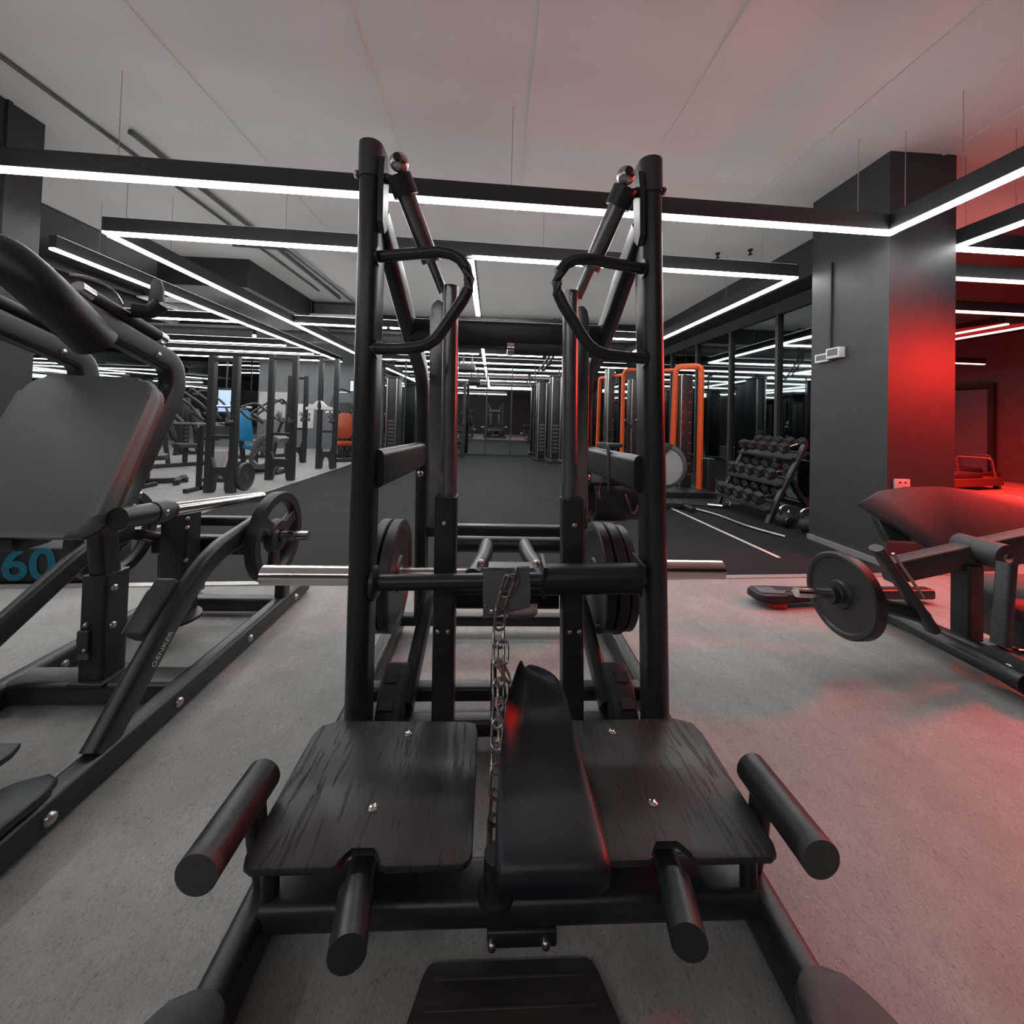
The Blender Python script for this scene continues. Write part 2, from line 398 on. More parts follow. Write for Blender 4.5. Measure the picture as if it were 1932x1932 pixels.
lamp((6.5, 8.6), (11.5, 8.7), 'far crosswise pink light bar in the red studio', mat='diffuser_red_zone', ceil_fill=False)
lamp((6.5, 10.6), (11.5, 10.7), 'farthest crosswise pink light bar in the red studio', mat='diffuser_red_zone', ceil_fill=False)
lamp((-3.4, 2.3), (-3.5, -3.6), 'light bar running forward beside the left column', wires=(.3, .8))
lamp((-3.0, -1.9), (.8, -1.9), 'crosswise light bar behind the viewer over the grey carpet', wires=(.2, .8))

# ------------------------------------------------------------------ fittings on the right column
t = thing('power_outlet', 'white twin power outlet low on the red-lit column face', 'outlet', (3.40, 3.12, .70))
MB().box((3.40, 3.114, .70), (.135, .014, .08), bev=.004).build('cover_plate', 'white_plastic', t)
for dx in (-.022, .024): MB().box((3.40+dx, 3.1055, .712), (.018, .004, .012), bev=.001).build('socket_hole', 'ink', t)
t = thing('thermostat', 'taller white control box at the foot of the conduit on the dark column face', 'control box', (3.28, 3.58, 1.86))
MB().box((3.25, 3.60, 1.865), (.06, .15, .10), bev=.004).build('housing', 'white_plastic', t)
MB().box((3.218, 3.60, 1.873), (.004, .11, .06)).build('display', 'rim_grey', t)
t = thing('wall_switch', 'flat white control box just behind the taller one on the column', 'control box', (3.28, 3.76, 1.84))
MB().box((3.262, 3.755, 1.84), (.036, .16, .085), bev=.004).build('housing', 'white_plastic', t)
MB().box((3.243, 3.755, 1.845), (.004, .12, .05)).build('display', 'rim_grey', t)
o = MB().box((3.272, 3.68, 2.34), (.02, .022, .86)).build('cable_conduit', 'dark_paint'); tag(o, 'thin dark cable conduit running down the column to the white control boxes', 'conduit')
# low black jump box with painted number behind the left press
t = thing('plyo_box', 'low black jump box with a cyan 60 on its front, behind the left press', 'box', (-3.16, 2.82, 0))
MB().box((-3.17, 2.815, .115), (1.18, .27, .22), (0, 0, .055), .012).build('block', 'rubber', t)
text('number', '60', 'cyan_paint', .285, Matrix.Translation((-2.965, 2.685, .115)) @ Matrix.Rotation(.055, 4, 'Z') @ Matrix(((1, 0, 0), (0, 0, -1), (0, 1, 0))).to_4x4(), t, .001, 1.12, .006)


# ================================================================== belt squat machine in the middle
def TM(x, y, z): return (.075+x-.02*(z-.3), y, z)
def mm(): return MB(TM)
sq = thing('belt_squat_machine', 'tall black belt squat machine with two foot plates, facing the viewer in the middle', 'gym machine', (.075, 1.3, 0))
BK = 'black_metal'
for s in (-1, 1):
    X = lambda v: s*v
    # floor rail with the swollen end foot
    mm().bar([(X(.56), .66, .055), (X(.56), 2.16, .055)], .066, .10, .02).build('base_rail', BK, sq)
    fc = mm(); poly = [(.505, .735), (.585, .76), (.635, .72), (.665, .66), (.672, .60), (.645, .55), (.575, .54), (.515, .56), (.50, .62)]
    for _ in range(2):
        poly = [q for i in range(len(poly)) for q in ((poly[i][0]*.75+poly[(i+1) % len(poly)][0]*.25, poly[i][1]*.75+poly[(i+1) % len(poly)][1]*.25), (poly[i][0]*.25+poly[(i+1) % len(poly)][0]*.75, poly[i][1]*.25+poly[(i+1) % len(poly)][1]*.75))]
    fc.prism([(X(a), b) for a, b in poly], .0, .112, bev=.010); fc.build('foot_cap', 'charcoal', sq)
    # upright: flattened tube leaning slightly back, with a sleeve at the top
    upr = mm().bar([(X(.472), 1.265, .10), (X(.472), 1.335, 2.03)], .070, .118, .033, (0, 1, 0)).build('upright', BK, sq)
    mm().bar([(X(.472), 1.3315, 1.925), (X(.472), 1.336, 2.045)], .078, .126, .036, (0, 1, 0)).build('end_cap', 'charcoal', upr)
    mm().box((X(.472), 1.268, .09), (.10, .16, .03), bev=.008).build('upright_base', BK, sq)
    bolt(TM(X(.512), 1.30, 1.94), 'X' if s > 0 else '-X', .014, .012, upr)
    # bent grab handle on the inner side of the upright
    hy = 1.24
    mm().tube([(X(.45), 1.29, 1.665), (X(.32), 1.26, 1.669), (X(.235), hy, 1.671), (X(.198), hy, 1.666), (X(.168), hy, 1.650), (X(.148), hy, 1.622), (X(.139), hy, 1.588), (X(.143), hy, 1.555), (X(.160), hy, 1.520), (X(.195), hy, 1.465), (X(.225), hy, 1.418), (X(.246), hy, 1.391), (X(.272), hy, 1.373), (X(.305), 1.245, 1.365), (X(.36), 1.258, 1.362), (X(.45), 1.275, 1.362)], .0185, 0, 16).build('grab_handle', BK, sq)
    for z in (1.665, 1.362): mm().lathe([(0, .031), (X(.006), .031)], (X(.434), 1.283, z), 'X', 20).build('handle_flange', BK, sq)
    # hook bracket and gas strut from the top of the upright to the guide rod
    br = mm(); br.prism([(-.05, -.13), (-.02, -.16), (.02, -.13), (.028, -.03), (.03, .06), (.008, .10), (-.03, .09), (-.045, .03)], 0, .018, lambda u, v, w: (X(.436-w), 1.30+u*.8, 1.90+v)); br.build('hook_bracket', BK, sq)
    a = V((X(.372), 1.27, 1.925)); b_ = V((X(.245), 1.42, 1.60)); L = lambda k: a.lerp(b_, k)
    st = mm().tube([L(.08), L(.66)], .030, n=22).build('strut', 'grey_metal', sq)
    mm().tube([L(.0), L(.16)], .041, n=22).build('strut_clamp', BK, st)
    mm().tube([L(.64), L(.72)], .034, n=22).build('strut_collar', 'grey_metal', st)
    mm().tube([L(.6), L(1.0)], .017, n=16).build('strut_rod', 'grey_metal', st)
    p = a+V((X(-.01), -.035, .02)); mm().ball(p, .030, (1, .9, 1)).build('ball_end', 'steel', st)
    mm().tube([p+V((0, -.02, 0)), p+V((0, -.032, 0))], .012, n=14).build('ball_socket', 'ink', st)
    mm().tube([(X(.436), 1.29, 1.93), L(.06)], .016, n=12).build('strut_pin', BK, st)
    # guide rod in its square sleeve, and the flat oval guard behind
    gr = mm().tube([(X(.215), 1.40, .80), (X(.215), 1.40, 1.615)], .029, n=26).build('guide_rod', 'grey_metal', sq)
    gu = [(.235, .75), (.295, .75)] + [(.265+.030*math.cos(PI*i/10), 1.53+.05*math.sin(PI*i/10)) for i in range(11)]
    mm().prism(gu, 0, .03, lambda u, v, w: (X(u), 1.44+w, v), .006).build('guide_guard', 'grey_metal', sq)
    sl = mm().bar([(X(.222), 1.375, .10), (X(.220), 1.385, .875)], .074, .078, .012, (0, 1, 0)).build('guide_sleeve', BK, sq)
    bolt(TM(X(.222), 1.345, .79), '-Y', .010, .010, sl)
    for dx in (-.016, .016): bolt(TM(X(.222)+dx, 1.337, .43), '-Y', .009, .008, sl, 'steel')
    mm().bar([(X(.222), 1.332, .375), (X(.222), 1.332, .355)], .05, .02, .009, (0, 1, 0)).build('stop_lug', BK, sl)
    # arched rear frame
    mm().bar([(X(.452), 1.33, 1.82), (X(.436), 1.46, 1.71), (X(.425), 1.74, 1.50), (X(.425), 2.06, 1.36), (X(.425), 2.06, .1)], .10, .062, .026, (1, 0, 0), .34).build('arched_arm', BK, sq)
    mm().bar([(X(.44), 1.30, .975), (X(.428), 2.05, .955)], .052, .125, .022).build('side_brace', BK, sq)
    bolt(TM(X(.392), 1.72, 1.51), '-X' if s > 0 else 'X', .04, .02, sq, BK, 'pivot_cover')
    bolt(TM(X(.425), 2.0, .86), '-Y', .016, .014, sq)
    # foot plate with a notch over the front horn, bolted to the rail
    n0 = [(.100, .815), (.115, .806), (.268, .806), (.280, .812), (.284, .832), (.296, .845), (.345, .845), (.357, .832), (.361, .812), (.372, .806), (.528, .806), (.545, .815), (.552, .832), (.556, 1.13), (.545, 1.168), (.50, 1.186), (.13, 1.18), (.103, 1.170), (.096, 1.145), (.094, .83)]
    pl = mm(); pl.prism([(X(u), v) for u, v in n0], .238, .254, bev=.004); fp = pl.build('foot_plate', 'grain_plate', sq)
    for bx, by in ((.325, .925), (.292, 1.135)): bolt(TM(X(bx), by, .252), 'Z', .0115, .007, fp, 'chrome')
    mm().tube([(X(.53), .885, .10), (X(.53), .885, .24)], .018).build('plate_post', BK, sq)
    mm().tube([(X(.535), 1.12, .10), (X(.535), 1.12, .24)], .02).build('plate_post', BK, sq)
    mm().box((X(.325), 1.04, .22), (.07, .24, .036), bev=.008).build('plate_support', BK, sq)
    mm().bar([(X(.325), 1.02, .08), (X(.325), 1.02, .22)], .06, .05, .012, (0, 1, 0)).build('plate_support_post', BK, sq)
    # blunt horn pointing at the viewer
    hp = [(X(.324), .812, .200), (X(.306), .715, .206)]
    mm().tube([(X(.33), .90, .192), (X(.321), .79, .200)], .027, n=24).build('horn_core', BK, sq)
    mm().tube(hp, .0335, n=26).build('front_horn', BK, sq)
    c = V(hp[-1]); d = (c-V(hp[1])).normalized(); mm().tube([c-d*.002, c+d*.02, c+d*.032], .0338, n=26, scales=(1, .9, .55)).build('horn_cap', 'charcoal', sq)
    # side grip tube standing beyond the plate on a bent bracket
    sh = mm().tube([(X(.597), .775, .295), (X(.592), .965, .295)], .0385, n=30).build('side_grip', BK, sq)
    mm().tube([(X(.597), .762, .295), (X(.597), .778, .295)], .0388, n=30).build('grip_cap', 'charcoal', sh)
    mm().bar([(X(.592), .93, .285), (X(.585), .93, .19), (X(.565), .93, .10)], .03, .05, .01, (0, 1, 0), .05).build('grip_bracket', BK, sq)
    # stepped rear pedal block and its diagonal lever
    mm().bar([(X(.33), 1.80, .36), (X(.34), 1.70, .31), (X(.36), 1.42, .12)], .05, .085, .02, (0, 0, 1), .05).build('diagonal_lever', BK, sq)
    bl = mm(); bl.prism([(1.30, .06), (1.50, .06), (1.52, .16), (1.49, .235), (1.44, .26), (1.36, .225), (1.31, .15)], 0, .09, lambda u, v, w: (X(.355+w*.95), u, v), .010); bk = bl.build('pedal_block', 'rubber', sq)
    for yy, zz in ((1.395, .238), (1.335, .188)): mm().box((X(.405), yy, zz), (.045, .034, .022), (.62, 0, 0)).build('pedal_slot', 'ink', bk)
    for yy, xx in ((1.40, .40), (1.43, .365)): bolt(TM(X(xx), yy, .135), '-Y', .011, .012, sq)
# crosswise members
fb = mm().bar([(-.54, .905, .085), (.54, .905, .085)], .105, .062, .022).build('front_crossbar', BK, sq)
ub = mm().box((.012, .875, .043), (.15, .05, .035), bev=.006).build('under_bracket', BK, sq)
for dx in (-.052, .062): bolt(TM(dx, .85, .040), '-Y', .0105, .012, ub, 'steel')
mm().bar([(-.54, 1.40, .075), (.54, 1.40, .075)], .06, .055, .014).build('base_crossbar', BK, sq)
mm().bar([(-.54, 1.57, .075), (.54, 1.57, .075)], .06, .055, .014).build('base_crossbar', BK, sq)
mm().bar([(-.54, 2.12, .075), (.54, 2.12, .075)], .06, .055, .014).build('base_crossbar', BK, sq)
mm().bar([(-.42, 1.725, 1.515), (.42, 1.725, 1.515)], .09, .115, .022).build('top_crossbeam', BK, sq)
mm().box((.0, 1.77, 1.59), (.62, .02, .035), bev=.004).build('top_strip', 'grey_metal', sq)
rh = mm().tube([(.02, 1.60, 1.435), (.40, 1.60, 1.435)], .024, n=22).build('roller_handle', 'charcoal', sq)
mm().tube([(-.006, 1.60, 1.435), (.022, 1.60, 1.435)], .026, n=22).build('chrome_cap', 'chrome', rh)
mm().bar([(-.21, 1.60, .425), (.21, 1.60, .425)], .06, .075, .02).build('middle_crossbeam', BK, sq)
mm().bar([(-.42, 2.07, .56), (.42, 2.07, .56)], .06, .065, .016).build('rear_beam', BK, sq)
# loaded lever between the posts
lv = mm().tube([(-.30, 1.80, .575), (.30, 1.80, .575)], .036, n=22).build('lever_arm', BK, sq)
for s in (-1, 1):
    mm().tube([(s*.085, 1.80, .575), (s*.088, 1.62, .59), (s*.125, 1.36, .60)], .032, .1, 20).build('lever_tube', BK, lv)
    bolt(TM(s*.10, 1.42, .63), 'Z', .012, .012, lv)
mm().bar([(-.20, 1.34, .585), (.20, 1.34, .585)], .05, .05, .012).build('lever_front_bar', BK, lv)
mm().tube([(-.56, 1.71, .475), (.545, 1.71, .475)], .025, n=20).build('plate_axle', 'steel', lv)
# pull bar at waist height between the uprights
pb = mm().tube([(-.44, 1.27, .618), (.44, 1.27, .64)], .0245, n=26).build('waist_bar', BK, sq)
mm().lathe([(0, .052), (.012, .052), (.02, .04)], (-.436, 1.27, .618), 'X', 26).build('bar_flange', BK, pb)
pr = mm().tube([(.105, 1.262, .637), (.415, 1.262, .645)], .047, n=32).build('roller_pad', 'leather', pb)
mm().prism([(-.055, .055), (.05, .062), (.055, .045), (.052, -.05), (-.02, -.056)], 0, .012, lambda u, v, w: (.100+w, 1.262+u, .640+v), .002).build('pad_plate', BK, pb)
mm().prism([(-.055, .055), (.05, .062), (.055, .045), (.052, -.05), (-.02, -.056)], 0, .010, lambda u, v, w: (.412+w, 1.262+u, .648+v), .002).build('pad_plate', BK, pb)
cb = mm().prism([(-.088, .058), (.058, .066), (.062, -.02), (.06, -.062), (-.022, -.082), (-.035, -.088), (-.086, -.098)], 0, .006, lambda u, v, w: (u, 1.236-w, .625+v), .001).build('chain_bracket', 'rim_grey', pb)
mm().prism([(-.02, -.07), (.005, -.056), (.085, -.056), (.085, -.085), (.065, -.102), (-.005, -.102)], 0, .004, lambda u, v, w: (u, 1.241-w, .625+v), .001).build('bracket_tab', 'steel', cb)
mm().box((-.0, 1.25, .685), (.14, .05, .005)).build('bracket_top', 'rim_grey', cb)
bolt(TM(-.078, 1.23, .568), '-Y', .006, .005, cb)
bolt(TM(-.058, 1.23, .548), '-Y', .010, .006, cb, 'steel')
for s, L_, z in ((-1, .79, .628), (1, .715, .66)):
    mm().tube([(s*.50, 1.30, z), (s*L_, 1.30, z)], .0305, n=28).build('storage_horn', 'chrome', sq, 30)
# seat pad on its post in front of the right plate
def pad_surface(left, right, topz, thick, ys, curl):
    pass
sp = mm().tube([(-.045, .875, .10), (-.045, .875, .20)], .026).build('seat_post', BK, sq)
mm().lathe([(0, .04), (.012, .04), (.016, .03)], (-.045, .875, .112), 'Z', 24).build('post_flange', BK, sq)
mm().bar([(-.045, .88, .185), (.06, .90, .205)], .05, .03, .008).build('seat_bracket', BK, sq)
secs = [  # y, left, right, z of the top, curl left, curl right
    (.775, -.035, .175, .246, 0, 0), (.782, -.046, .186, .266, 0, 0), (.800, -.050, .191, .276, 0, 0), (.84, -.051, .190, .283, .0, .0), (.89, -.048, .186, .290, .004, .002),
    (.94, -.044, .181, .298, .012, .004), (.99, -.038, .176, .306, .022, .006), (1.04, -.029, .171, .315, .034, .008), (1.09, -.017, .166, .327, .044, .012),
    (1.135, -.001, .160, .342, .046, .016), (1.17, .012, .148, .357, .043, .02), (1.19, .022, .125, .370, .040, .02), (1.203, .030, .085, .384, .030, .016), (1.21, .034, .052, .396, .010, .008)]
bm_ = mm(); rings = []
for y, l, r, z, cl, cr in secs:
    k = 1 if y < .9 else max(.22, 1-(y-.9)*3.4); th = .066*k
    if y < .78: th = .03
    ring = []; N = 12
    for i in range(N+1):
        t = i/N; e = (abs(2*t-1))**6
        lift = cl*max(0, 1-t*3.2)**2*1.4 + cr*max(0, 1-(1-t)*3.2)**2*1.4
        ring.append((l+(r-l)*t, y, z-e*.012+lift))
    for i in range(N, -1, -1):
        t = i/N; e = (abs(2*t-1))**6
        lift = cl*max(0, 1-t*3.2)**2*1.4 + cr*max(0, 1-(1-t)*3.2)**2*1.4
        ring.append((l+(r-l)*t+(.004 if t < .5 else -.004), y+.004, z-th+e*.012+lift))
    rings.append(bm_.ring(ring))
bm_.skin(rings)
pad = bm_.build('seat_pad', 'leather', sq, 60)
sub = pad.modifiers.new('soft', 'SUBSURF'); sub.levels = 1; sub.render_levels = 1
mm().bar([(-.05, 1.44, .10), (-.05, 1.44, .27)], .022, .03, .006, (0, 1, 0)).build('stop_post', BK, sq)

# weight plates on the machine axle, each one a thing
def plate(c, axis, r, th, label, group, holes=0, mat='plate_rubber', name='weight_plate'):
    t = thing(name, label, 'weight plate', c, group)
    h = th/2
    if holes:
        m_ = MB()
        n = 60; hr = r*.56; hw = r*.20
        # ring + hub + spokes
        m_.lathe([(-h, r), (-h*.8, r*1.0), (h*.8, r), (h, r*.985), (h, r*.80), (h*.6, r*.78), (-h*.6, r*.78), (-h, r*.80), (-h, r*.985)], c, axis, 56, True)
        m_.build('rim', mat, t)
        MB().lathe([(-h, r*.14), (h, r*.14), (h, r*.34), (h*.6, r*.38), (-h*.6, r*.38), (-h, r*.34)], c, axis, 40, True).build('hub', mat, t)
        for k in range(holes):
            a = 2*PI*k/holes+.4; d = V((0, math.cos(a), math.sin(a))) if axis == 'X' else V((math.cos(a), 0, math.sin(a)))
            MB().bar([V(c)+d*r*.33, V(c)+d*r*.82], r*.30, th*.62, .008, (1, 0, 0) if axis == 'X' else (0, 1, 0)).build('spoke', mat, t)
    else:
        MB().lathe([(-h, r*.16), (-h, r*.30), (-h*.62, r*.34), (-h*.62, r*.84), (-h*.98, r*.88), (-h, r*.96), (-h*.75, r), (h*.75, r), (h, r*.96), (h*.98, r*.88), (h*.62, r*.84), (h*.62, r*.34), (h, r*.30), (h, r*.16)], c, axis, 56, True).build('disc', mat, t)
        MB().lathe([(-h*1.05, r*.11), (h*1.05, r*.11), (h*1.05, r*.17), (-h*1.05, r*.17)], c, axis, 32, True).build('steel_bush', 'grey_metal', t)
    return t
gp = 'plates on the squat machine axle'
plate(TM(-.520, 1.71, .475), 'X', .225, .046, 'outer black plate of the pair behind the left upright', gp)
plate(TM(-.470, 1.71, .475), 'X', .225, .046, 'inner black plate of the pair behind the left upright', gp)
plate(TM(.400, 1.71, .475), 'X', .225, .044, 'inner black plate of the three behind the right upright', gp)
plate(TM(.449, 1.71, .475), 'X', .225, .046, 'middle black plate of the three behind the right upright', gp)
plate(TM(.496, 1.71, .475), 'X', .215, .040, 'outer black plate of the three behind the right upright', gp)

# chain hanging from the bracket to the crossbar
ch = thing('steel_chain', 'rusty steel chain hanging from the waist bar bracket beside the narrow seat pad', 'chain', TM(-.02, 1.22, .66))
def link(p, d, sidev, L, w, r):
    d = d.normalized(); s_ = sidev-d*sidev.dot(d); s_.normalize(); pts = []
    for i in range(20):
        a = 2*PI*i/20; st = (L/2-w/2)
        pts.append(p + d*(math.sin(a)*w/2 + (st if math.sin(a) > 0 else -st)) + s_*(math.cos(a)*w/2))
    MB().tube(pts, r, n=8, closed=True).build('link', 'chain_steel', ch)
chp = [V(TM(-.008, 1.222, .655)), V(TM(-.030, 1.215, .585)), V(TM(-.038, 1.19, .50)), V(TM(-.038, 1.12, .36)), V(TM(-.044, 1.04, .22)), V(TM(-.048, .98, .135))]
def along(pts, s):
    for a, b_ in zip(pts, pts[1:]):
        l = (b_-a).length
        if s <= l: return a+(b_-a)*(s/l), (b_-a)
        s -= l
    return pts[-1], pts[-1]-pts[-2]
s_ = 0; k = 0
while s_ < .70:
    p, d = along(chp, s_+.022)
    sv = V((math.cos(.5+k*1.45), math.sin(.5+k*1.45)*.8, 0)) if k % 2 else V((math.cos(.5+(k*1.45)), -.2, .1))
    link(p, d, sv if k % 2 == 0 else V((-sv.y, sv.x, 0))+V((.001, 0, 0)), .066, .031, .0043); s_ += .047; k += 1
for q in range(5):   # the loose doubled end
    p, d = along(chp, .20+q*.046); link(p+V((.012+.004*(q % 2), -.012, 0)), d+V((.1*(q % 2), 0, 0)), V((math.cos(q*1.3), math.sin(q*1.3), 0)), .062, .031, .0043)
link(V(TM(.0, 1.222, .635)), V((.35, -.1, 1)), V((1, 0, 0)), .075, .034, .0035)
MB().tube([TM(.016, 1.228, .690), TM(.012, 1.222, .672), TM(.006, 1.222, .65)], .004, n=8).build('hook', 'chain_steel', ch)
# grooved mat in front
mb = MB().prism([(-.104, .836), (-.094, .842), (.228, .842), (.240, .836), (.248, .822), (.385, .42), (-.235, .42), (-.112, .822)], .0, .018, bev=.004)
o = thing('step_mat', '', 'mat', (.07, .63, 0))
mb.build('sheet', 'mat_grooved', o)
for k in range(9):
    y = .815-k*.042; w0 = -.09-(.842-y)*.30; w1 = .222+(.842-y)*.31
    MB().bar([(w0+.012, y, .0185), (w1-.012, y, .0185)], .006, .005, .002).build('rib', 'mat_grooved', o)
tag(o, 'black grooved step mat lying on the carpet right in front of the squat machine', 'mat')
# dip belt hung over the right brace
bt = thing('lifting_belt', 'curled dark leather belt hanging by a strap from the right side brace', 'belt', (.52, 1.62, .82))
arc = []
mb = MB(); R = .082; c = V((.520, 1.64, .815)); prof = []
for i in range(26):
    a = math.radians(60-300*i/25); prof.append((math.cos(a), math.sin(a)))
rings = []
for y, z in prof: rings.append(mb.ring([c+V((-.10, y*R, z*R)), c+V((.10, y*R, z*R)), c+V((.10, y*(R-.007), z*(R-.007))), c+V((-.10, y*(R-.007), z*(R-.007)))]))
mb.skin(rings); mb.build('band', 'pad_dark', bt)
MB().bar([(.475, 1.575, .86), (.470, 1.575, 1.02), (.470, 1.60, 1.05), (.470, 1.72, 1.045)], .026, .006, .002, (1, 0, 0), .02).build('strap', 'pad_dark', bt)
MB().tube([(.535, 1.552, .86), (.565, 1.548, .775), (.61, 1.552, .86)], .005, .03, 8).build('belt_chain', 'chain_steel', bt)
MB().tube([(.44, 1.56, .93), (.425, 1.555, .86), (.44, 1.56, .83)], .005, .02, 8).build('buckle', 'chrome', bt)

# ================================================================== plate loaded squat press at the left
CX_ = -1.515
LM = 'plate_loaded_press'
lp = thing('plate_loaded_press', 'big black plate loaded press with grey back pad on the left, beside the lane', 'gym machine', (CX_, 1.6, 0))
for s in (-1, 1):
    rx = CX_+s*.325
    rl = MB().bar([(rx, .72, .052), (rx, 2.60, .052)], .075, .09, .022).build('base_rail', BK, lp)
    for y in ((1.12, 1.55, 1.98, 2.42) if s > 0 else (1.78, 2.0)): bolt((rx+.037 if s > 0 else rx+.037, y, .05), 'X', .017, .014, rl, 'steel')
    # bent side leg rising to the plate pivot
    lg = MB().bar([(rx, 1.28, .085), (rx, 1.545, .375), (rx, 1.73, .53), (rx, 2.10, .585)] if s > 0 else [(rx, 1.24, .085), (rx, 1.60, .31), (rx, 1.90, .495), (rx, 2.10, .525)], .092, .056, .02, (1, 0, 0), .11).build('bent_leg', BK, lp)
    # lever carrying plate peg
    MB().bar([(rx-s*.02, 2.12, .50), (rx-s*.02, 2.36, .40)], .05, .09, .02, (1, 0, 0)).build('lever_end', BK, lp)
    MB().bar([(rx, 2.34, .09), (rx, 2.34, .40)], .06, .07, .015, (0, 1, 0)).build('rear_post', BK, lp)
    MB().tube([(rx+s*.02, 2.12, .505), (rx+s*.235, 2.12, .505)], .0245, n=24).build('plate_peg', 'chrome', lp)
    MB().lathe([(0, .045), (s*.02, .045), (s*.03, .03)], (rx+s*.035, 2.12, .505), 'X', 26).build('peg_collar', BK, lp)
    # long horn with black sleeve
    hx = rx-s*.015
    hs = MB().tube([(hx, 1.33, .790), (hx, 1.50, .775)], .037, n=26).build('horn_sleeve', BK, lp)
    MB().tube([(hx, 1.455, .779), (hx, 1.515, .773)], .0405, n=26).build('sleeve_clamp', 'charcoal', hs)
    MB().tube([(hx, 1.51, .774), (hx, 1.545, .771)], .031, n=24).build('collar', 'rubber', hs)
    MB().tube([(hx, 1.53, .772), (hx, 2.12, .705)], .0255, n=26).build('chrome_horn', 'chrome', hs)
    bolt((hx+.036, 1.478, .777), 'X', .011, .008, hs, 'steel')
    # swinging arm: comes down from the yoke, over the pad, bends to the pivot behind the pad
    ax = CX_+s*.175
    am = MB().bar([(ax, 1.20, 1.49), (ax, 1.68, 1.34), (ax, 1.70, 1.24), (ax, 1.51, .86), (ax+s*.06, 1.38, .78)], .09, .062, .020, (1, 0, 0), .07).build('swing_arm', BK, lp)
    for y, z in ((1.36, 1.445), (1.58, 1.380)): bolt((ax+.030, y, z-.02), 'X', .012, .01, am, 'steel')
    # handle tube on top of the arm with chrome end
    gh = MB().tube([(ax+.012, 1.33, 1.515), (ax+.012, 1.60, 1.435)], .023, n=24).build('arm_handle', 'rubber', lp)
    MB().tube([(ax+.012, 1.295, 1.526), (ax+.012, 1.335, 1.514)], .0235, n=24).build('chrome_cap', 'chrome', gh)
    MB().tube([(ax+.012, 1.595, 1.436), (ax+.012, 1.625, 1.427)], .0235, n=24).build('chrome_cap', 'chrome', gh)
    bolt((ax+.012, 1.60, 1.41), 'X', .016, .02, gh, 'steel')
    MB().bar([(ax, 1.31, 1.49), (ax, 1.64, 1.395)], .02, .02, .004).build('handle_rail', 'steel', gh)
    # rounded shoulder roll
    MB().tube([(CX_+s*.02, 1.16, 1.585), (CX_+s*.11, 1.165, 1.575), (CX_+s*.185, 1.19, 1.50), (CX_+s*.215, 1.25, 1.425), (CX_+s*.218, 1.33, 1.36)], .060, .10, 26, ).build('shoulder_roll', 'leather', lp)
# grip lever with clear guard at the top
MB().bar([(-1.30, 1.46, 1.50), (-1.255, 1.48, 1.50), (-1.225, 1.485, 1.535)], .05, .05, .022, (0, 1, 0), .03).build('grip_base', 'rubber', lp)
MB().prism([(-.026, 0), (.026, 0), (.024, .05), (.012, .078), (-.010, .080), (-.02, .062)], 0, .012, lambda u, v, w: (-1.236+u, 1.47+w, 1.54+v), .003).build('clear_guard', 'rim_grey', lp)
MB().tube([(-1.46, 1.40, 1.60), (-1.41, 1.42, 1.60), (-1.35, 1.44, 1.565), (-1.33, 1.45, 1.52)], .004, .06, 8).build('wire_loop', 'steel', lp)
# name plate hung between the arms
MB().box((-1.80, 1.45, 1.44), (.16, .008, .035), (0, .12, 0), .002).build('badge', 'steel', lp)
# cross members and posts
MB().bar([(CX_-.30, 1.64, .055), (CX_+.30, 1.64, .055)], .12, .085, .022).build('base_crossbar', BK, lp)
MB().bar([(CX_-.30, 2.33, .055), (CX_+.30, 2.33, .055)], .07, .075, .018).build('base_crossbar', BK, lp)
MB().bar([(CX_-.30, 2.24, .415), (CX_+.22, 2.24, .415)], .07, .10, .018).build('rear_beam', BK, lp)
MB().bar([(CX_-.30, 2.24, .545), (CX_+.20, 2.24, .545)], .05, .05, .012).build('rear_beam', BK, lp)
sv = MB().bar([(CX_, 1.64, .09), (CX_, 1.64, .50)], .095, .105, .014, (0, 1, 0)).build('seat_post_sleeve', BK, lp)
MB().box((CX_, 1.64, .096), (.13, .14, .014), bev=.004).build('weld_plate', BK, sv)
MB().box((CX_-.020, 1.582, .26), (.042, .012, .075), bev=.003).build('catch_plate', 'charcoal', sv)
MB().box((CX_-.010, 1.575, .205), (.038, .006, .024)).build('catch_tab', 'steel', sv)
for z in (.32, .225): bolt((CX_-.012, 1.588, z), '-Y', .010, .016, sv, 'steel')
for z in (.445, .30): bolt((CX_+.047, 1.62, z), 'X', .014, .012, sv, 'steel')
MB().bar([(CX_, 1.64, .46), (CX_, 1.60, .76)], .062, .075, .012, (0, 1, 0)).build('seat_post', 'black_metal', lp)
wp_ = MB().bar([(-1.60, 2.12, .09), (-1.60, 2.12, .66)], .135, .10, .012, (0, 1, 0)).build('carriage_post', BK, lp)
MB().lathe([(0, .12), (.012, .12)], (-1.58, 2.06, .10), 'Z', 34).build('foot_disc', BK, wp_)
MB().lathe([(0, .026), (-.02, .024), (-.028, .012)], (-1.56, 2.068, .185), 'Y', 20).build('lock_knob', 'steel', wp_)
MB().bar([(-1.565, 2.05, .17), (-1.565, 2.04, .125), (-1.64, 2.0, .11)], .022, .006, .002, (1, 0, 0)).build('latch', 'chrome', wp_)
for z in (.60, .555, .39): bolt((-1.53, 2.068, z), '-Y', .010, .008, wp_, 'steel')
